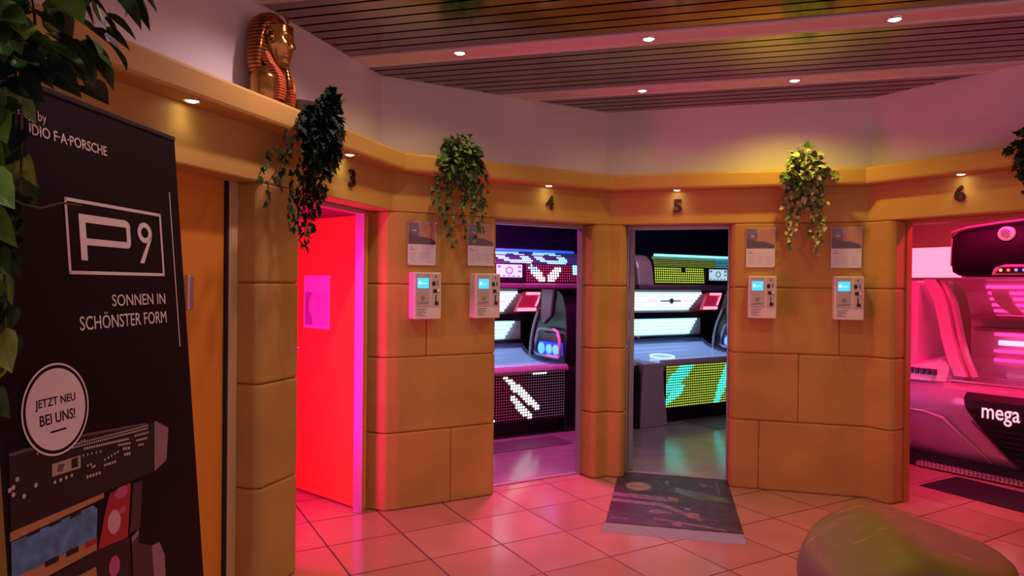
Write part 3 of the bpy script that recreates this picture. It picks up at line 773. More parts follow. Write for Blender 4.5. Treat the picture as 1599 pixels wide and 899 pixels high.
    # rear shell and open interior
    shell = [(.95, .1), (.95, 1.75), (.85, 1.92), (.60, 1.97), (.30, 1.95), (.12, 1.88), (.06, 1.78), (.04, 1.64), (.10, 1.615), (.5, 1.60), (.74, 1.50), (.86, 1.25), (.86, .9), (.74, .80), (.6, .75), (.6, .1)]
    low = [(.95, .1), (.95, 1.62), (.10, 1.615), (.5, 1.60), (.74, 1.50), (.86, 1.25), (.86, .9), (.74, .80), (.6, .75), (.6, .1)]
    mb = MB(); mb.prism(low, .24, .47, 'x', 0); mb.prism(shell, .47, L, 'x', 0); mb.build('canopy_shell', M_PINKIN, t)
    mb = MB(); mb.box(-.28, .46, .62, .72, 1.635, 1.915, bev=.03, seg=3); mb.build('light_wing', emit('pink_white_panel', (1.0, .38, .56), 1.05), t)
    for k in range(6):
        f = k / 5; y = .60 + .22 * f; z = 1.57 - .26 * f
        mb = MB(); mb.tube([(.46, y - .02, z - .02), (L, y - .02, z - .02)], .014, 8); mb.build('uv_tube', M_PTUBE, t)
    mb = MB(); mb.box(.30, L, .66, .86, 1.26, 1.30, bev=.01); mb.build('upper_rail', mat('rail_dark_pink', (.42, .12, .22), .35), t)
    mb = MB(); mb.box(.32, L, .70, .86, 1.16, 1.19, bev=.008); mb.build('lower_rail', mat('rail_dark_pink', (.42, .12, .22), .35), t)
    mb = MB(); mb.tube([(.50, .76, 1.06), (L, .76, 1.06)], .022, 8); mb.build('uv_tube', M_PTUBE_H, t)
    for z in (.98, .90, 1.13):
        mb = MB(); mb.tube([(.44, .83, z), (L, .83, z)], .014, 8); mb.build('uv_tube', M_PTUBE, t)
    # curved left pillar: two nested arches and slats
    for k, (dx, wd, y0) in enumerate(((0, .10, .12), (.115, .035, .15))):
        ed = [(.15, 1.61), (.20, 1.50), (.24, 1.40), (.27, 1.26), (.30, 1.10), (.34, .95), (.40, .80)]
        mb = MB(); mb.loft([[(x + dx, y0, z), (x + dx + wd, y0 - .012, z), (x + dx + wd, y0 + .06, z), (x + dx, y0 + .06, z)] for x, z in ed], smooth=False); mb.build('side_arch', M_PINKIN, t)
    mb = MB(); mb.prism([(.12, .76), (.12, 1.60), (.85, 1.60), (.85, .76)], .02, .10, 'x', 0, bev=.02); mb.build('side_panel', M_PINKIN, t)
    mb = MB()
    fan = [(.50, 1.60), (.49, 1.5), (.52, 1.42), (.58, 1.36), (.66, 1.31), (.74, 1.31), (.66, 1.40), (.62, 1.5), (.62, 1.60)]
    mb.prism(fan, .60, .64, 'y', 0, bev=.006); mb.build('air_duct', M_PINKIN, t)
    lie = [(.10, .77), (.25, .73), (.45, .72), (.62, .76), (.78, .86)]
    mb = MB(); mb.prism(lie + [(a, b - .014) for a, b in lie[::-1]], .38, L - .05, 'x', 0); mb.build('lying_surface', mat('pink_acrylic', (.7, .35, .48), .12), t)
    # black hood
    rings = []
    for x, zb, zt, d in ((.425, 1.70, 1.96, .0), (.44, 1.67, 2.0, -.05), (.50, 1.64, 2.02, -.11), (.56, 1.63, 2.03, -.14), (.8, 1.63, 2.055, -.17), (1.1, 1.63, 2.075, -.18), (1.4, 1.63, 2.055, -.17), (1.64, 1.63, 2.03, -.14), (1.75, 1.67, 2.0, -.05)):
        h = zt - zb
        rings.append([(x, .10, zb), (x, d * .6, zb + .0), (x, d, zb + .2 * h), (x, d, zb + .55 * h), (x, d * .8 + .01, zb + .85 * h), (x, .06, zt), (x, .40, zt), (x, .40, zb)])
    mb = MB(); mb.loft(rings); hood = mb.build('hood', mat('hood_black', (.010, .007, .009), .6, spec=.10), t)
    mb = MB(); mb.tube([(.425, -.01, 1.95), (.44, -.05, 1.995), (.56, -.07, 2.025), (.8, -.08, 2.05), (1.1, -.085, 2.07), (1.5, -.08, 2.05)], .009, 6); mb.tube([(.425, -.01, 1.95), (.425, -.01, 1.85), (.43, -.03, 1.72)], .008, 6); mb.build('hood_edge', mat('pink_edge', (.6, .3, .36), .3), hood)
    em = MB(); em.lathe([(.001, .012), (.045, .011), (.055, .004), (.056, -.05)], 24, M=Matrix.Translation((.86, -.165, 1.955)) @ Matrix.Rotation(PI / 2, 4, 'X')); e_ = em.build('emblem', mat('emblem_pink', (.85, .55, .55), .3, emis=(1, .35, .35), es=.25), hood)
    em = MB()
    for k in range(5): em.box(-.035 + abs(k - 2) * .008, .035 - abs(k - 2) * .008, -.002, 0, -.032 + k * .015, -.026 + k * .015, M=Matrix.Translation((.86, -.178, 1.955)) @ Matrix.Rotation(R(-35), 4, 'Y'))
    em.build('emblem_bars', M_BLACK, e_)
    cp = MB(); cp.prism([(.77, 1.64), (1.3, 1.64), (1.3, 1.715), (.86, 1.72), (.79, 1.695)], -.185, -.12, 'y', 0, bev=.008); c_ = cp.build('control_panel', mat('panel_grey_pink', (.55, .40, .45), .3), hood)
    cp = MB(); cp.prism([(.80, 1.655), (1.28, 1.655), (1.28, 1.70), (.83, 1.70)], -.188, -.184, 'y', 0); cp.build('button_strip', M_BLACK, c_)
    for k, cc in enumerate(((1, .55, .05), (1, .15, .05), (.12, .2, 1), (.1, .2, 1), (1, .55, .05), (.12, .2, 1))):
        cp = MB(); cp.lathe([(.001, .006), (.009, .005), (.012, 0)], 12, M=Matrix.Translation((.835 + k * .05, -.188, 1.677)) @ Matrix.Rotation(PI / 2, 4, 'X')); cp.build('button', emit('button_%d' % k, cc, 1.6), c_)
mega_bed()

# ------------------------------------------------------------------ mats
M_RUBBER = mat('black_rubber', (.016, .012, .016), .75, bump=.3, bscale=200)
def mat_thing(name, label, M, w, l, m):
    t = thing(name, label, 'mat', M)
    mb = MB(); mb.box(0, w, -l, 0, 0, .006, bev=.002); mb.build('base', m, t); return t
mm = mat_thing('rubber_mat', 'black rubber mat on the tiles in front of the pink-lit bed', Matrix.Translation((3.177, 5.275, .0)) @ Matrix.Rotation(R(29), 4, 'Z'), .52, 1.25, M_RUBBER)
m4 = mat_thing('rubber_mat', 'black mat on the grey floor of cabin 4', Matrix.Translation((-.80, 6.15, .005)) @ Matrix.Rotation(R(29.8), 4, 'Z'), 1.42, .36, mat('grey_mat', (.10, .09, .10), .6))
m5 = mat_thing('rubber_mat', 'dark mat on the grey floor of cabin 5', Matrix.Translation((1.93, 7.68, .005)) @ Matrix.Rotation(R(29.8), 4, 'Z'), 1.1, .52, mat('grey_mat', (.10, .09, .10), .6))
# printed floor mat in front of doorway 5 (local x along the threshold, -y towards the room)
fm = thing('printed_floor_mat', 'worn dark printed mat on the tiles in front of doorway 5', 'mat', Matrix.Translation((.89, 5.565, 0)) @ Matrix.Rotation(R(-12.9), 4, 'Z'))
mb = MB(); mb.box(0, .85, -1.21, 0, 0, .005, bev=.0015); mb.build('base', mat('mat_print_dark', (.05, .036, .048), .5, var=.5, vscale=9), fm)
def clear_edge():
    m = bpy.data.materials.new('clear_vinyl'); m.use_nodes = True; nt_ = m.node_tree; N = nt_.nodes
    b = N['Principled BSDF']; b.inputs['Base Color'].default_value = (.15, .05, .05, 1); b.inputs['Roughness'].default_value = .6; b.inputs['Specular IOR Level'].default_value = .1; b.inputs['Alpha'].default_value = .32
    return m
mb = MB(); mb.box(-.01, .85, -1.39, -1.21, 0, .004, bev=.0015); mb.build('clear_edge', clear_edge(), fm)
def fpoly(mb, pts, z, mi=0):
    vs, fs = mb._new([Vector((p[0], -p[1], z)) for p in pts], [tuple(range(len(pts)))], mi)
    for f in fs:
        f.normal_update()
        if f.normal.z < 0: f.normal_flip()
mb = MB()
n = 28
fpoly(mb, [(.172 + .112 * math.cos(2 * PI * i / n), .37 + .128 * math.sin(2 * PI * i / n)) for i in range(n)], .0054, 0)
fpoly(mb, [(.172 + .092 * math.cos(2 * PI * i / n), .37 + .106 * math.sin(2 * PI * i / n)) for i in range(n)], .0057, 1)
fpoly(mb, [(.0, .56), (.36, .585), (.42, .66), (.37, .69), (.0, .645)], .0054, 2)
fpoly(mb, [(.0, .705), (.36, .745), (.45, .83), (.62, 1.02), (.60, 1.05), (.40, .86), (.33, .81), (.0, .77)], .0054, 2)
fpoly(mb, [(.0, .80), (.3, .83), (.4, .9), (.30, 1.0), (.1, .99), (0, .94)], .0055, 4)
fpoly(mb, [(.28, .90), (.36, .88), (.42, .93), (.33, .97), (.26, .96)], .0058, 2)
fpoly(mb, [(.39, .58), (.47, .59), (.46, .68), (.40, .68)], .0058, 3)
fpoly(mb, [(.53, .89), (.60, .90), (.59, 1.02), (.52, 1.0)], .0058, 3)
fpoly(mb, [(.42, 1.12), (.48, 1.13), (.47, 1.19), (.42, 1.18)], .0058, 2)
fpoly(mb, [(.50, .79), (.55, .80), (.54, .85), (.5, .84)], .0058, 5)
fpoly(mb, [(.30, 1.05), (.75, 1.17), (.75, 1.20), (.30, 1.08)], .0057, 2)
fpoly(mb, [(.45, .33), (.80, .50), (.82, .62), (.60, .58), (.44, .45)], .0054, 6)
for q in ((.755, .765, .10, .44), (.705, .712, .20, .31)): fpoly(mb, [(q[0], q[2]), (q[1], q[2]), (q[1], q[3]), (q[0], q[3])], .0058, 2)
fpoly(mb, [(.63, .17), (.67, .17), (.69, .22), (.66, .27), (.63, .22)], .0058, 2)
fpoly(mb, [(.37, .17), (.40, .17), (.40, .26), (.37, .26)], .0058, 6)
for k in range(6): fpoly(mb, [(.03 + k * .02, 1.105), (.043 + k * .02, 1.105), (.043 + k * .02, 1.135), (.03 + k * .02, 1.135)], .0058, 2)
for k in range(70):
    a, b = random.uniform(.25, .78), random.uniform(.15, 1.15); w, h = random.uniform(.012, .06), random.uniform(.004, .022)
    fpoly(mb, [(a, b), (a + w, b + .3 * w), (a + w * .8, b + h), (a - w * .2, b + h * .8)], .0056, random.choice((2, 6, 6, 5)))
mb.build('printed_picture', [mat('mat_ring', (.10, .06, .05), .4), mat('mat_cream', (.36, .28, .19), .5, var=.25, vscale=20), mat('mat_pale', (.19, .125, .15), .45, var=.5, vscale=18), mat('mat_salmon', (.26, .11, .105), .45, var=.4, vscale=18), mat('mat_plum', (.05, .02, .045), .4), mat('mat_blue', (.16, .16, .30), .4), mat('mat_green_grey', (.10, .115, .105), .35, var=.4, vscale=12)], fm)

# ------------------------------------------------------------------ roll-up banner by the yellow door
e = Vector((.06228, .99806, 0)); up = Vector((-.07722, .00482, .997)); nrm = e.cross(up)
BM = Matrix((( e.x, -nrm.x, up.x, 0), (e.y, -nrm.y, up.y, 0), (e.z, -nrm.z, up.z, 0), (0, 0, 0, 1)))
base = Vector((-1.146, 2.3, 2.0067)) - up * 2.0127
bn = thing('advertising_banner', 'tall black advertising banner with white lettering leaning by the yellow door', 'banner', Matrix.Translation(base) @ BM)
KB = 1.15
def bp(a, b): return (a * KB, b * KB + 2.0127)
M_BAN = mat('banner_black', (.012, .005, .007), .5, spec=.12)
M_BWHITE = mat('banner_white_print', (.92, .84, .84), .5)
mb = MB(); mb.box(-.79, 0, 0, .006, .05, 2.0127); mb.build('panel', M_BAN, bn)
mb = MB(); mb.prism([(-.09, .012), (-.07, .06), (-.02, .085), (.03, .085), (.08, .06), (.1, .012)], -.82, .03, 'x', 0, bev=.006); mb.build('base_cassette', M_STEEL, bn)
mb = MB(); mb.tube([(-.40, .03, .07), (-.40, .014, 2.0)], .009); mb.build('support_pole', M_STEEL, bn)
mb = MB(); mb.box(-.79, 0, -.004, .012, 2.006, 2.022, bev=.003); mb.build('top_rail', M_MATTBLACK, bn)
# white lettering
def btext(s, a0, a1, b0, b1, m=M_BWHITE, bold=0, y=-.0012):
    (x0, z0), (x1, z1) = bp(a0, b0), bp(a1, b1); return text('lettering', s, m, bn, x0, x1, z0, z1, y, .0004, bold)
btext('design by', -.613, -.511, -.080, -.052, bold=.004)
btext('STUDIO F\u00b7A\u00b7PORSCHE', -.610, -.313, -.108, -.084, bold=.012)
btext('SONNEN IN', -.331, -.104, -.480, -.451)
btext('SCH\u00d6NSTER FORM', -.449, -.104, -.532, -.4925)
def bflat(mb, pts, y, mi=0): mb.flat([bp(*p) for p in pts], y, mi)
def fbox(mb, a0, a1, b0, b1, y=-.0014, mi=0): bflat(mb, [(a0, b0), (a1, b0), (a1, b1), (a0, b1)], y, mi)
mb = MB(); t_ = .008
fbox(mb, -.473, -.098, -.237, -.229); fbox(mb, -.473, -.098, -.403, -.395); fbox(mb, -.473, -.465, -.403, -.229); fbox(mb, -.106, -.098, -.403, -.229)
mb.build('frame_outline', M_BWHITE, bn)
mb = MB()
fbox(mb, -.430, -.408, -.370, -.262); fbox(mb, -.408, -.257, -.281, -.262); fbox(mb, -.408, -.257, -.334, -.318)
def ringarc(cx, cz, r0, r1, a0, a1, n=14, sx=1):
    o = [(cx + sx * r1 * math.cos(R(a0 + (a1 - a0) * i / n)), cz + r1 * math.sin(R(a0 + (a1 - a0) * i / n))) for i in range(n + 1)]
    i_ = [(cx + sx * r0 * math.cos(R(a0 + (a1 - a0) * i / n)), cz + r0 * math.sin(R(a0 + (a1 - a0) * i / n))) for i in range(n + 1)]
    for k in range(n): bflat(mb, [i_[k], o[k], o[k + 1], i_[k + 1]][::1], -.0014)
fbox(mb, -.257, -.241, -.318, -.281); ringarc(-.257, -.281, .0, .0175, 0, 90, 6); ringarc(-.257, -.318, .0, .0165, -90, 0, 6)
# the numeral
ringarc(-.178, -.288, .014, .0275, 0, 360, 26, 1.15)
bflat(mb, [(-.1475, -.293), (-.165, -.308), (-.208, -.370), (-.189, -.370), (-.150, -.305)][::-1], -.0014)
mb.build('lettering', M_BWHITE, bn)
mb = MB(); bflat(mb, [(-.047, -.605), (-.043, -.605), (-.045, -.161), (-.049, -.161)], -.0014); mb.build('thin_line', M_BWHITE, bn)
mb = MB()
bx, bz = bp(-.5386, -.694)
mb.disc(bx, bz, .0985 * KB, y=-.0030, n=48, ring=.955); mb.disc(bx, bz, .0985 * KB * .955, y=-.0028, mi=1, n=48); mb.disc(bx, bz, .0985 * KB * .885, y=-.0031, n=48)
bd = mb.build('badge', [M_BWHITE, M_BAN], bn)
for s, q in (('JETZT NEU', (-.600, -.482, -.690, -.667)), ('BEI UNS!', (-.590, -.486, -.723, -.700))):
    (x0, z0), (x1, z1) = bp(q[0], q[2]), bp(q[1], q[3]); text('badge_lettering', s, M_BAN, bd, x0, x1, z0, z1, -.0034, .0003, .012)
mb = MB(); (x0, z0), (x1, z1) = bp(-.562, -.742), bp(-.516, -.738); mb.box(x0, x1, -.0036, -.0032, z0, z1); mb.build('badge_dash', M_BAN, bd)
# printed picture of a tanning bed
PM = [mat('print_black', (.006, .004, .006), .4), mat('print_mauve', (.30, .17, .22), .4), mat('print_dot', (.62, .52, .55), .4), mat('print_wood', (.50, .24, .09), .4), mat('print_blue', (.08, .24, .46), .4, var=.45, vscale=25), mat('print_red', (.45, .02, .03), .4), mat('print_pinkglow', (.72, .40, .46), .4), mat('print_screen', (.48, .38, .32), .4), mat('print_edge', (.14, .09, .10), .4), mat('print_magenta', (.55, .10, .30), .4), mat('print_plum', (.06, .025, .04), .4)]
mb = MB()
bflat(mb, [(-.672, -.757), (-.632, -.756), (-.467, -.764), (-.191, -.791), (-.206, -.919), (-.311, -.915), (-.407, -.915), (-.68, -.914)][::-1], -.0012, 0)
bflat(mb, [(-.672, -.757), (-.467, -.764), (-.228, -.787), (-.228, -.792), (-.467, -.770), (-.672, -.763)][::-1], -.0015, 8)
bflat(mb, [(-.191, -.788), (-.130, -.820), (-.149, -.904), (-.206, -.919)][::-1], -.0015, 1)
bflat(mb, [(-.562, -.807), (-.476, -.809), (-.478, -.837), (-.564, -.833)][::-1], -.0015, 7)
bflat(mb, [(-.505, -.811), (-.485, -.811), (-.486, -.832), (-.507, -.831)][::-1], -.0018, 0)
bflat(mb, [(-.545, -.812), (-.525, -.815), (-.535, -.830), (-.550, -.826)][::-1], -.0018, 8)
bflat(mb, [(-.682, -.908), (-.407, -.915), (-.408, -.926), (-.683, -.926)][::-1], -.0014, 3)
bflat(mb, [(-.681, -.928), (-.447, -.931), (-.433, -.944), (-.442, -1.006), (-.62, -1.001), (-.685, -.995)][::-1], -.0015, 4)
bflat(mb, [(-.685, -.995), (-.62, -1.001), (-.442, -1.006), (-.443, -1.034), (-.607, -1.030), (-.685, -1.035)][::-1], -.0014, 3)
bflat(mb, [(-.685, -1.035), (-.44, -1.034), (-.325, -1.05), (-.335, -1.3), (-.69, -1.3)][::-1], -.0013, 0)
bflat(mb, [(-.64, -1.06), (-.45, -1.07), (-.45, -1.09), (-.64, -1.10)][::-1], -.0015, 3)
bflat(mb, [(-.64, -1.10), (-.45, -1.09), (-.44, -1.18), (-.64, -1.2)][::-1], -.0015, 4)
bflat(mb, [(-.388, -.923), (-.307, -.919), (-.332, -1.047), (-.439, -1.035), (-.409, -.963)][::-1], -.0015, 5)
for (a, b, r1, r2, c) in ((-.378, -.993, .024, .028, 6), (-.345, -.932, .025, .014, 9), (-.388, -1.095, .020, .024, 9), (-.345, -.975, .012, .008, 9)):
    x, z = bp(a, b); mb.disc(x, z, r1 * KB, r2 * KB, -.0018, c, 18)
bflat(mb, [(-.297, -.924), (-.259, -.930), (-.283, -1.042), (-.324, -1.041)][::-1], -.0014, 10)
bflat(mb, [(-.318, -1.057), (-.287, -1.045), (-.291, -1.077), (-.239, -1.103), (-.236, -1.3), (-.328, -1.3)][::-1], -.0014, 10)
bflat(mb, [(-.239, -1.103), (-.206, -1.106), (-.186, -1.146), (-.192, -1.3), (-.236, -1.3)][::-1], -.0015, 1)
bflat(mb, [(-.318, -1.052), (-.287, -1.043), (-.289, -1.056), (-.318, -1.066)][::-1], -.0016, 1)
for a, b in ((-.64, -.925), (-.52, -.929), (-.58, -.926)):
    bflat(mb, [(a, b), (a + .035, b), (a + .032, b - .008), (a - .002, b - .008)][::-1], -.0018, 0)
for a, b in ((-.60, -.998), (-.48, -1.005), (-.54, -1.001)):
    bflat(mb, [(a, b), (a + .04, b - .002), (a + .038, b - .014), (a, b - .012)][::-1], -.0018, 0 if a != -.48 else 5)
def dots(a0, b0, a1, b1, n, r=.0032, skip=None):
    for k in range(n):
        if skip and k % skip == skip - 1: continue
        f = k / max(1, n - 1); x, z = bp(a0 + (a1 - a0) * f, b0 + (b1 - b0) * f); mb.disc(x, z, r * KB, y=-.0019, mi=2, n=8)
dots(-.492, -.781, -.224, -.795, 40, .0024); dots(-.499, -.787, -.225, -.802, 40, .0026)
dots(-.60, -.775, -.46, -.779, 14, .0024, 3)
dots(-.462, -.798, -.307, -.811, 20, .0034); dots(-.343, -.818, -.301, -.823, 6); dots(-.396, -.84, -.348, -.833, 5); dots(-.398, -.852, -.361, -.854, 5, .0036)
dots(-.459, -.863, -.418, -.865, 5, .004); dots(-.277, -.810, -.224, -.813, 7); dots(-.272, -.823, -.232, -.826, 6); dots(-.265, -.836, -.248, -.838, 3)
dots(-.325, -.831, -.305, -.834, 3, .004); dots(-.322, -.846, -.304, -.848, 3, .004); dots(-.468, -.812, -.41, -.817, 5, .0026); dots(-.44, -.845, -.433, -.845, 2); dots(-.455, -.838, -.445, -.838, 2)
for a, b in ((-.656, -.812), (-.667, -.825), (-.676, -.828), (-.668, -.839), (-.61, -.837), (-.642, -.85)): dots(a, b, a, b, 1, .005)
for k in range(4): dots(-.558 + k * .017, -.846, -.558 + k * .017, -.848, 1, .004)
mb.build('printed_picture', PM, bn)

# ------------------------------------------------------------------ golden pharaoh bust on the ledge
M_GOLD = mat('gold_leaf', (.38, .185, .045), .18, metal=.9, var=.15, vscale=20)
def nemes_mat():
    m = mat('gold_red_stripes', (.5, .25, .06), .25, metal=.75)
    nt_ = m.node_tree; N = nt_.nodes; L = nt_.links; b = N['Principled BSDF']
    tc = N.new('ShaderNodeTexCoord'); sx = N.new('ShaderNodeSeparateXYZ'); L.new(tc.outputs['Object'], sx.inputs[0])
    a = N.new('ShaderNodeMath'); a.operation = 'MULTIPLY'; a.inputs[1].default_value = 55; L.new(sx.outputs['Z'], a.inputs[0])
    f = N.new('ShaderNodeMath'); f.operation = 'FRACT'; L.new(a.outputs[0], f.inputs[0])
    r = N.new('ShaderNodeValToRGB'); r.color_ramp.interpolation = 'CONSTANT'
    r.color_ramp.elements[0].color = (.36, .16, .035, 1); r.color_ramp.elements[1].position = .55; r.color_ramp.elements[1].color = (.16, .022, .012, 1)
    L.new(f.outputs[0], r.inputs['Fac']); L.new(r.outputs['Color'], b.inputs['Base Color'])
    bp_ = N.new('ShaderNodeBump'); bp_.inputs['Strength'].default_value = .6; bp_.inputs['Distance'].default_value = .004
    L.new(f.outputs[0], bp_.inputs['Height']); L.new(bp_.outputs['Normal'], b.inputs['Normal'])
    return m
M_NEMES = nemes_mat()
def lappet_mat():
    m = mat('red_lappet', (.45, .02, .02), .3, metal=.2)
    nt_ = m.node_tree; N = nt_.nodes; L = nt_.links; b = N['Principled BSDF']
    tc = N.new('ShaderNodeTexCoord'); sx = N.new('ShaderNodeSeparateXYZ'); L.new(tc.outputs['Object'], sx.inputs[0])
    a = N.new('ShaderNodeMath'); a.operation = 'MULTIPLY'; a.inputs[1].default_value = 75; L.new(sx.outputs['Z'], a.inputs[0])
    f = N.new('ShaderNodeMath'); f.operation = 'FRACT'; L.new(a.outputs[0], f.inputs[0])
    r = N.new('ShaderNodeValToRGB'); r.color_ramp.interpolation = 'CONSTANT'
    r.color_ramp.elements[0].color = (.33, .008, .012, 1); r.color_ramp.elements[1].position = .6; r.color_ramp.elements[1].color = (.45, .22, .05, 1)
    L.new(f.outputs[0], r.inputs['Fac']); L.new(r.outputs['Color'], b.inputs['Base Color'])
    return m
bu = thing('pharaoh_bust', 'golden pharaoh bust with striped headcloth standing on the ledge', 'bust', WM('A', -1.25, .0, 2.392) @ Matrix.Rotation(R(-80), 4, 'Z'))
# local: x towards the face, y to its left, z up
def interp(tab, z):
    for a, b in zip(tab, tab[1:]):
        if a[0] <= z <= b[0]:
            f = (z - a[0]) / (b[0] - a[0]); f = f * f * (3 - 2 * f)
            return [p + (q - p) * f for p, q in zip(a[1:], b[1:])]
    return list(tab[-1][1:]) if z > tab[-1][0] else list(tab[0][1:])
def superring(z, hw, front, back, cx=0, n=36, p=2.4):
    out = []
    for k in range(n):
        a = 2 * PI * k / n; c, s_ = math.cos(a), math.sin(a)
        x = (front if c > 0 else back) * math.copysign(abs(c) ** (2 / p), c); y = hw * math.copysign(abs(s_) ** (2 / p), s_)
        out.append((cx + x, y, z))
    return out
tab = [(.0, .128, .075, .085), (.06, .136, .082, .085), (.12, .136, .078, .085), (.165, .118, .055, .08), (.20, .06, .045, .07)]
mb = MB(); mb.loft([superring(z, *interp(tab, z)) for z in [i * .01 for i in range(21)]]); mb.build('torso', M_GOLD, bu)
tab = [(.14, .118, .02, .085), (.19, .128, .025, .095), (.25, .124, .03, .10), (.31, .112, .03, .102), (.36, .100, .035, .10), (.395, .090, .075, .095), (.42, .078, .068, .085), (.445, .055, .05, .06), (.462, .02, .02, .025)]
mb = MB(); mb.loft([superring(z, *interp(tab, z), cx=-.012) for z in [.14 + i * .0115 for i in range(29)]]); mb.build('headcloth', M_NEMES, bu)
mb = MB(); mb.loft([[( .068 + .012 * 0, 0, 0)] * 3] * 2) if False else None
mb.loft([superring(z, .088 - (z - .375) * .4, .088, .02, cx=-.004, n=36) for z in (.372, .378, .388, .394)]); mb.build('brow_band', M_GOLD, bu)
def face():
    rings = []; nz, na = 40, 40
    for i in range(nz + 1):
        z = .185 + (.39 - .185) * i / nz
        t = (z - .185) / (.39 - .185)
        hw = .022 + .048 * math.sin(min(1, t * 1.25 + .12) * PI / 2); fr = .050 + .033 * math.sin(min(1, t * 1.5 + .1) * PI / 2)
        ring = []
        for k in range(na):
            a = 2 * PI * k / na; c, s_ = math.cos(a), math.sin(a)
            x = (fr if c > 0 else .03) * c; y = hw * s_
            if c > 0:
                g = lambda y0, z0, sy, sz_: math.exp(-((abs(y) - y0) / sy) ** 2 - ((z - z0) / sz_) ** 2)
                nose = math.exp(-(y / .0095) ** 2) * (max(0, min(1, (.335 - z) / .05)) if z > .278 else max(0, 1 - (.278 - z) / .009)) * (.022 if z > .268 else 0)
                x += nose + .006 * g(.024, .345, .018, .006) - .009 * g(.024, .328, .013, .009) + .008 * math.exp(-(y / .02) ** 2) * (math.exp(-((z - .254) / .006) ** 2) + .9 * math.exp(-((z - .240) / .006) ** 2))
                x -= .004 * math.exp(-(y / .02) ** 2) * math.exp(-((z - .247) / .0025) ** 2); x += .010 * math.exp(-(y / .02) ** 2) * math.exp(-((z - .209) / .013) ** 2) + .004 * g(.035, .295, .015, .02)
            ring.append((x * 1.06 + .016, y * 1.08, z))
        rings.append(ring)
    mb = MB(); mb.loft(rings); return mb.build('face', M_GOLD, bu)
fc = face()
for s_ in (-1, 1):
    mb = MB(); mb.tube([(.087 - .012 * abs(k - 3) / 3 * .6, s_ * (.012 + k * .0045), .329 + .0035 * math.sin(k * PI / 6)) for k in range(7)], [.001, .004, .006, .0068, .006, .004, .001], 8); ey = mb.build('eye', mat('eye_white', (.75, .65, .5), .15), fc)
    mb = MB(); mb.lathe([(.0005, .0035), (.003, .0025), (.0045, 0)], 10, M=Matrix.Translation((.0905, s_ * .0255, .3315)) @ Matrix.Rotation(PI / 2, 4, 'Y')); mb.build('pupil', M_BLACK, ey)
    mb = MB(); mb.tube([(.0955 - k * .0045, s_ * (.010 + k * .0075), .347 + .004 * math.sin(k * PI / 5)) for k in range(6)], .0028, 6); mb.build('eyebrow', mat('red_enamel', (.4, .03, .02), .2, metal=.3), fc)
    ear = [(.0 + .016 * math.cos(a), .0 + .028 * math.sin(a)) for a in [R(-110 + k * 26) for k in range(12)]]
    mb = MB(); mb.tube([(.034 + a, s_ * (.078 + .010 * (a < 0)), .322 + b) for a, b in ear], .0065, 8); mb.tube([(.036, s_ * .072, .305), (.036, s_ * .080, .32), (.032, s_ * .077, .332)], .009, 8); mb.build('ear', M_GOLD, bu)
    rings = []
    for z, y0, y1, x in ((.02, .036, .086, .078), (.08, .036, .088, .085), (.13, .040, .094, .080), (.165, .046, .104, .062), (.20, .058, .112, .036), (.24, .074, .112, .020)):
        rings.append([(x - .02, s_ * y0, z), (x + .010, s_ * y0, z), (x + .012, s_ * (y0 + y1) / 2, z), (x + .002, s_ * y1, z), (x - .03, s_ * y1, z)])
    mb = MB(); mb.loft(rings, smooth=False); mb.build('lappet', lappet_mat(), bu)
mb = MB(); mb.tube([(.070, 0, .200), (.078, 0, .17), (.085, 0, .13), (.094, 0, .10), (.100, 0, .088)], [.012, .013, .015, .016, .010], 10)
for z in (.185, .165, .145, .125, .108): mb.tube([(.076 + (.185 - z) * .2 + .016 * math.cos(a), .016 * math.sin(a), z) for a in [2 * PI * k / 12 for k in range(13)]], .002, 5)
mb.build('beard', M_GOLD, bu)
mb = MB(); mb.tube([(.066, 0, .435), (.078, 0, .425), (.086, 0, .405), (.080, 0, .39), (.088, 0, .382)], [.004, .007, .008, .007, .004], 8); mb.tube([(.066, 0, .445), (.074, 0, .447), (.084, 0, .44)], [.004, .008, .004], 8); mb.build('cobra_ornament', M_GOLD, bu)
mb = MB()
for k in range(3): mb.tube([(.0 + (.080 + .003) * math.cos(a), (.118 + .004) * math.sin(a), .03 + .03 * k + .02 * math.cos(a) * -1) for a in [R(-100 + i * 20) for i in range(11)]], .0035, 6)
mb.build('collar', M_GOLD, bu)

# ------------------------------------------------------------------ artificial ivy
def leaf_mat(name, c, rough=.42): return mat(name, c, rough, var=.3, vscale=30, spec=.35 if rough < .5 else .18)
POTHOS = [(0, 0), (-.06, .20), (.10, .40), (.35, .42), (.65, .28), (.85, .12), (1, 0)]
IVYL = [(0, 0), (-.10, .22), (.02, .44), (.22, .30), (.48, .46), (.56, .22), (.78, .14), (1, 0)]
def leaf(mb, p, d, nrm_, size, mi, shape, fold=.35):
    d = d.normalized(); n_ = (nrm_ - d * nrm_.dot(d))
    if n_.length < .05: n_ = d.orthogonal()
    n_.normalize(); s_ = d.cross(n_)
    for sg in (1, -1):
        pts = [p + d * (a * size) + s_ * (sg * b * size) + n_ * (fold * abs(b) * size - .18 * a * a * size) for a, b in shape]
        # shape as a fan from the midrib for a slight curl
        mid = [p + d * (a * size) - n_ * (.18 * a * a * size) for a, b in shape]
        vs = mb.bm
        V0 = [vs.verts.new(q) for q in pts]; V1 = [V0[0]] + [vs.verts.new(q) for q in mid[2:-1]] + [V0[-1]]
        try:
            f = vs.faces.new([V0[0]] + V0[1:-1] + [V0[-1]] + V1[1:-1][::-1]); f.material_index = mi
        except ValueError: pass
def rvec(a=1): return Vector((random.uniform(-a, a), random.uniform(-a, a), random.uniform(-a, a)))
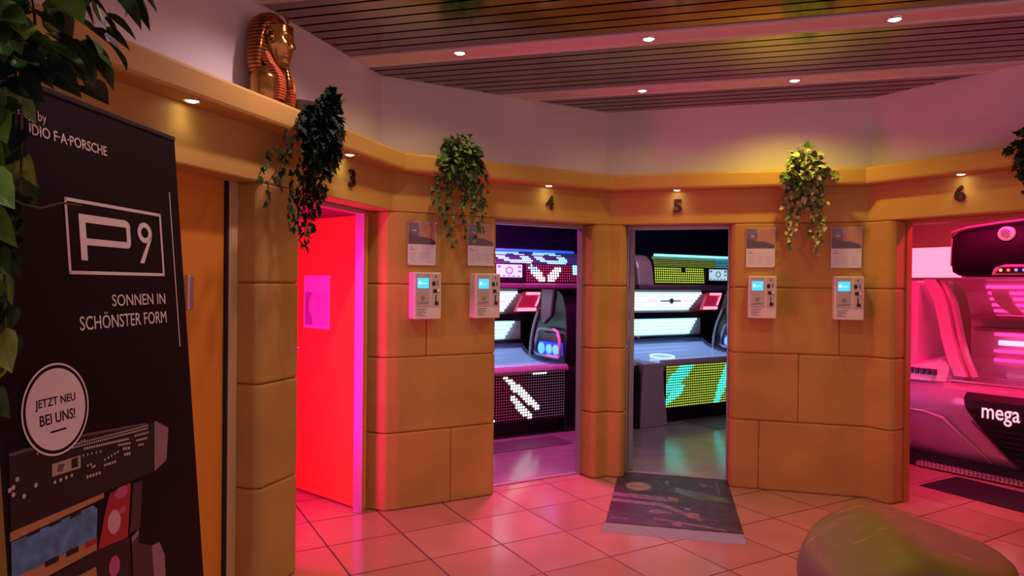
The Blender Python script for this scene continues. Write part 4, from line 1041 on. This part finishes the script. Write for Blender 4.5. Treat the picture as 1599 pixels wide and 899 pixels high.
def ivy(name, label, w, s, mass, vines, size, mats, shape, weights, seed, z0=2.392, grp='artificial ivy plants on the ledge'):
    random.seed(seed)
    M = WM(w, s, 0, z0)
    t = thing(name, label, 'plant', M, grp)
    st, lf = MB(), MB()
    pot = MB(); pot.lathe([(.05, 0), (.06, .004), (.075, .08), (.078, .085), (.07, .085), (.068, .07)], 18, M=Matrix.Translation((.0, .0, 0)), cap=True); pot.build('pot', mat('brown_pot', (.10, .05, .03), .6), t)
    out = Vector((0, -1, 0))
    n, cx, cy, cz, rx, ry, rz = mass
    for k in range(n):
        q = Vector((random.gauss(0, .45), random.gauss(0, .45), random.gauss(0, .45)))
        if q.length > 1: q.normalize()
        p = Vector((cx + q.x * rx, cy + q.y * ry, cz + q.z * rz))
        if p.y > -.125 and p.z < .01: p.z = .012 + random.random() * .03
        if p.y > .10: p.y = .09
        if p.z > -.01: p.x = max(p.x, -.07)
        d = Vector((q.x * 1.2, q.y * .6 - .4, -.5 + q.z * .9)) + rvec(.6)
        leaf(lf, p, d, out * .8 + Vector((0, 0, .7)) + rvec(.5), size * random.uniform(.7, 1.25), random.choices(range(len(mats) - 1), weights)[0], shape)
    for (x0, x1, zb, nl) in vines:
        path = [Vector((max(x0 * .4, -.03), .0, .06)), Vector((max(x0 * .8, -.07), -.115, .05)), Vector((max(x0, -.13), -.165, -.01))]
        m_ = 9
        for i in range(1, m_ + 1):
            f = i / m_; path.append(Vector((x0 + (x1 - x0) * f + random.gauss(0, .010), -.165 + .03 * math.sin(f * 5 + x0 * 9) + .02 * f, zb * f)))
        st.tube(path, .0022, 5)
        L = len(path) - 1
        nl = int(nl * 1.35)
        for k in range(nl):
            f = 1.2 / L + (1 - 1.2 / L) * ((k + random.random()) / nl); i = min(int(f * L), L - 1); p = path[i].lerp(path[i + 1], f * L - i)
            p = p + Vector((random.gauss(0, .012), random.gauss(-.006, .008), random.gauss(0, .008)))
            if p.y > -.125 and -.125 < p.z < .01: p.y = -.13
            d = Vector((random.uniform(-1, 1), random.uniform(-.7, .1), -.75)) + rvec(.25)
            leaf(lf, p, d, out + Vector((0, 0, .5)) + rvec(.5), size * random.uniform(.6, 1.0) * (1.05 - .3 * f), random.choices(range(len(mats) - 1), weights)[0], shape)
    st.build('stems', mats[-1], t); lf.build('foliage', mats[:-1], t)
    return t
G_STEM = mat('vine_stem', (.10, .085, .03), .6)
ivy('hanging_ivy', 'dark green hanging ivy beside the golden bust', 'A', -1.0, (560, -.12, -.205, -.10, .115, .065, .21),
    [(-.22, -.53, -.42, 13), (-.24, -.46, -.52, 14), (-.22, -.38, -.42, 20), (-.19, -.31, -.62, 24), (-.16, -.22, -.70, 40), (-.13, -.19, -.66, 44), (-.11, -.16, -.60, 46), (-.08, -.11, -.50, 50), (-.04, -.08, -.42, 44), (-.01, .02, -.26, 16), (-.10, -.10, -.46, 30)],
    .054, [leaf_mat('ivy_black_green', (.007, .020, .008), .6), leaf_mat('ivy_dark_green', (.014, .042, .012), .6), leaf_mat('ivy_mid_green', (.035, .08, .02), .6), G_STEM], IVYL, (5, 3, 1), 11)
ivy('hanging_ivy', 'green hanging ivy between the two coin boxes left of doorway 4', 'B', .42, (460, 0, -.15, -.03, .135, .11, .17),
    [(-.12, -.20, -.34, 16), (-.11, -.15, -.40, 22), (-.09, -.06, -.60, 28), (-.05, -.07, -.50, 22), (.0, .01, -.36, 26), (.02, .03, -.56, 18), (.06, .10, -.44, 24), (.09, .13, -.56, 22), (.12, .18, -.50, 18), (.12, .22, -.22, 9), (.05, .05, -.34, 24), (.1, .16, -.34, 20)],
    .050, [leaf_mat('ivy_green_deep', (.028, .075, .02)), leaf_mat('ivy_green', (.07, .16, .035)), leaf_mat('ivy_green_light', (.16, .26, .06)), G_STEM], POTHOS, (4, 4, 2), 12)
ivy('hanging_ivy', 'variegated pale green ivy hanging between the coin boxes right of doorway 5', 'C', 1.41, (520, 0, -.15, -.05, .13, .11, .20),
    [(-.12, -.10, -.40, 26), (-.10, -.09, -.58, 30), (-.06, -.05, -.44, 26), (-.02, -.02, -.36, 24), (.03, .06, -.50, 26), (.06, .10, -.62, 30), (.10, .11, -.42, 26), (.12, .13, -.30, 22), (.07, .12, -.55, 22), (.15, .22, -.08, 12), (-.03, .0, -.30, 24)],
    .046, [leaf_mat('variegated_green', (.07, .15, .04)), leaf_mat('variegated_light', (.26, .36, .10)), leaf_mat('variegated_cream', (.50, .50, .24)), G_STEM], POTHOS, (4, 4, 3), 13)
ivy('hanging_ivy', 'dark ivy at the right edge of the ledge beyond number 6', 'D', 1.07, (150, 0, -.15, -.04, .12, .10, .13),
    [(-.08, -.07, -.20, 12), (-.03, -.03, -.30, 14), (.04, .05, -.34, 16), (.1, .1, -.3, 14)],
    .055, [MATS['ivy_black_green'], MATS['ivy_dark_green'], MATS['ivy_mid_green'], G_STEM], IVYL, (6, 3, 1), 14)

# big pothos in the left foreground, in a pot hung from the ceiling
random.seed(21)
pp = thing('hanging_pothos', 'large leafy pothos hanging in the left foreground over the banner edge', 'plant', Matrix.Translation((-1.08, 1.25, 2.12)))
mb = MB(); mb.lathe([(.07, 0), (.085, .006), (.12, .13), (.125, .14), (.112, .14), (.108, .12)], 24); mb.build('pot', MATS['brown_pot'], pp)
mb = MB()
for k in range(3):
    a = 2 * PI * k / 3; mb.tube([(.122 * math.cos(a), .122 * math.sin(a), .135), (0, 0, .45)], .002, 5)
mb.tube([(0, 0, .45), (0, 0, .82)], .003, 5); mb.build('hanging_cord', M_MATTBLACK, pp)
lf, st = MB(), MB()
GM = [leaf_mat('pothos_dark', (.016, .04, .014)), leaf_mat('pothos_deep', (.04, .11, .025)), leaf_mat('pothos_green', (.14, .34, .045)), leaf_mat('pothos_yellow', (.40, .55, .09))]
for k in range(260):
    a = random.uniform(0, 2 * PI); r_ = .10 + .24 * random.random() ** .7; z = random.uniform(-.20, .14)
    p = Vector((r_ * math.cos(a) * 1.15, r_ * math.sin(a) * .8, z))
    if p.x > .26 and z < -.06: p.x = .2
    d = Vector((math.cos(a), math.sin(a), -.7)) + rvec(.6)
    leaf(lf, p, d, Vector((math.cos(a) * .5, math.sin(a) * .5 - .5, .7)) + rvec(.5), random.uniform(.05, .085), random.choices(range(4), (5, 4, 1.2, .4))[0], POTHOS)
vines = [(.10, -.08, .140, .0, -.86, 40), (.10, -.06, .118, .0, -.50, 24), (.11, -.04, .125, .0, -.24, 20), (.06, -.12, .15, -.04, -.84, 34), (.08, .06, .16, .04, -.80, 34), (.05, -.12, .13, -.06, -.84, 24), (.1, 0, .12, .0, -.36, 20), (.14, .02, .20, .0, -.14, 14), (.08, .08, .14, .06, -.80, 24), (.18, -.05, .36, -.03, -.07, 12)]
for x0, y0, x1, y1, zb, nl in vines:
    path = [Vector((x0 * .5, y0 * .5, .12)), Vector((x0, y0, .15))]
    for i in range(1, 9):
        f = i / 8; path.append(Vector((x0 + (x1 - x0) * min(1, f * 2.2) - .06 * f * (zb < -.4) * f + random.gauss(0, .006), y0 + (y1 - y0) * min(1, f * 2), .15 + (zb - .15) * f)))
    st.tube(path, .0028, 5)
    for k in range(nl):
        f = .12 + .88 * (k + random.random()) / nl; i = min(int(f * 9), 8); p = path[i].lerp(path[i + 1], f * 9 - i) + rvec(.012)
        d = Vector((random.uniform(-1, .5), random.uniform(-1, .3), -.7)) + rvec(.3)
        leaf(lf, p, d, Vector((.1, -.9, .6)) + rvec(.45), random.uniform(.045, .08), random.choices(range(4), (3, 4, 2.4, 1.2))[0], POTHOS)
# one thin tendril reaching to the right, and a few bright leaves
st.tube([(.16, -.02, -.435), (.20, -.03, -.455), (.235, -.03, -.462), (.27, -.03, -.452), (.30, -.02, -.455)], .0022, 5)
for (x, y, z, s_, mi) in ((.10, -.06, -.385, .085, 2), (.12, -.08, -.43, .09, 3), (.155, -.06, -.41, .08, 2), (.09, -.06, -.50, .085, 2), (.10, -.08, -.54, .08, 3), (.09, -.08, -.30, .08, 2), (.11, -.08, -.20, .085, 2), (.14, -.08, -.12, .09, 2), (.10, -.07, -.62, .06, 1), (.22, -.12, .02, .09, 2), (.27, -.12, .02, .085, 1), (.33, -.12, .0, .085, 1)):
    leaf(lf, Vector((x, y, z)), Vector((.5, -.1, -.8)) + rvec(.3), Vector((.2, -.9, .5)) + rvec(.2), s_, mi, POTHOS)
st.build('stems', G_STEM, pp); lf.build('foliage', GM, pp)

# ------------------------------------------------------------------ painted boulder on the tiles
random.seed(5)
def boulder_mat():
    m = bpy.data.materials.new('mossy_boulder'); m.use_nodes = True; nt_ = m.node_tree; N = nt_.nodes; L = nt_.links; b = N['Principled BSDF']
    tc = N.new('ShaderNodeTexCoord'); ge = N.new('ShaderNodeTexCoord')
    sx = N.new('ShaderNodeSeparateXYZ'); L.new(tc.outputs['Normal'], sx.inputs[0])
    nz = N.new('ShaderNodeTexNoise'); nz.inputs['Scale'].default_value = 5; nz.inputs['Detail'].default_value = 6; L.new(tc.outputs['Object'], nz.inputs['Vector'])
    ad = N.new('ShaderNodeMath'); ad.operation = 'MULTIPLY_ADD'; ad.inputs[1].default_value = .35; L.new(nz.outputs['Fac'], ad.inputs[0]); L.new(sx.outputs['Z'], ad.inputs[2])
    mr = N.new('ShaderNodeMapRange'); mr.inputs['From Min'].default_value = .66; mr.inputs['From Max'].default_value = .82; L.new(ad.outputs[0], mr.inputs['Value'])
    r2 = N.new('ShaderNodeValToRGB'); r2.color_ramp.elements[0].color = (.15, .13, .016, 1); r2.color_ramp.elements[1].color = (.26, .23, .03, 1); L.new(nz.outputs['Fac'], r2.inputs['Fac'])
    mp = N.new('ShaderNodeMapping'); mp.inputs['Rotation'].default_value = (0, 0, R(-35)); mp.inputs['Scale'].default_value = (5, 30, 8); L.new(tc.outputs['Object'], mp.inputs['Vector'])
    n3 = N.new('ShaderNodeTexNoise'); n3.inputs['Scale'].default_value = 1; n3.inputs['Detail'].default_value = 4; L.new(mp.outputs[0], n3.inputs['Vector'])
    s3 = N.new('ShaderNodeMapRange'); s3.inputs['From Min'].default_value = .63; s3.inputs['From Max'].default_value = .72; L.new(n3.outputs['Fac'], s3.inputs['Value'])
    m1 = N.new('ShaderNodeMix'); m1.data_type = 'RGBA'; L.new(s3.outputs[0], m1.inputs['Factor']); L.new(r2.outputs['Color'], m1.inputs[6]); m1.inputs[7].default_value = (.48, .22, .07, 1)
    m2 = N.new('ShaderNodeMix'); m2.data_type = 'RGBA'; L.new(mr.outputs[0], m2.inputs['Factor']); m2.inputs[6].default_value = (.20, .15, .10, 1); L.new(m1.outputs[2], m2.inputs[7])
    L.new(m2.outputs[2], b.inputs['Base Color']); b.inputs['Roughness'].default_value = .5
    bp_ = N.new('ShaderNodeBump'); bp_.inputs['Strength'].default_value = .35; bp_.inputs['Distance'].default_value = .02; L.new(nz.outputs['Fac'], bp_.inputs['Height']); L.new(bp_.outputs['Normal'], b.inputs['Normal'])
    return m
rk = thing('boulder', 'yellow-green painted boulder with grey side standing on the tiles', 'boulder', Matrix.Translation((1.93, 3.27, 0)))
mb = MB(); rings = []
from mathutils import noise
prof_ = [(.0, .96), (.06, 1.0), (.14, 1.02), (.22, 1.02), (.29, 1.0), (.345, .97), (.378, .92), (.398, .80), (.412, .60), (.424, .36), (.43, .16), (.432, .02)]
for z, f in prof_:
    ring = []
    for k in range(48):
        a = 2 * PI * k / 48
        rx, ry = .485, .41
        rr = 1 + .05 * math.sin(2 * a + .6) + .045 * math.sin(5 * a + 1.1) + .06 * noise.noise(Vector((math.cos(a) * 1.4, math.sin(a) * 1.4, z * 2.5)))
        x, y = rx * f * rr * math.cos(a), ry * f * rr * math.sin(a)
        ridge = max(0, -.12 - x) * .42 if x < -.12 else (x + .12) * .27        # crest left of the middle, long slope to the right
        zz = z * (.965 + .12 * (y / .45)) - ridge * (z / .43) ** 1.5 + .022 * noise.noise(Vector((x * 5, y * 5, 3)))
        ring.append((x, y, max(0, zz) if z > 0 else 0))
    rings.append(ring)
mb.loft(rings); mb.build('stone', boulder_mat(), rk)
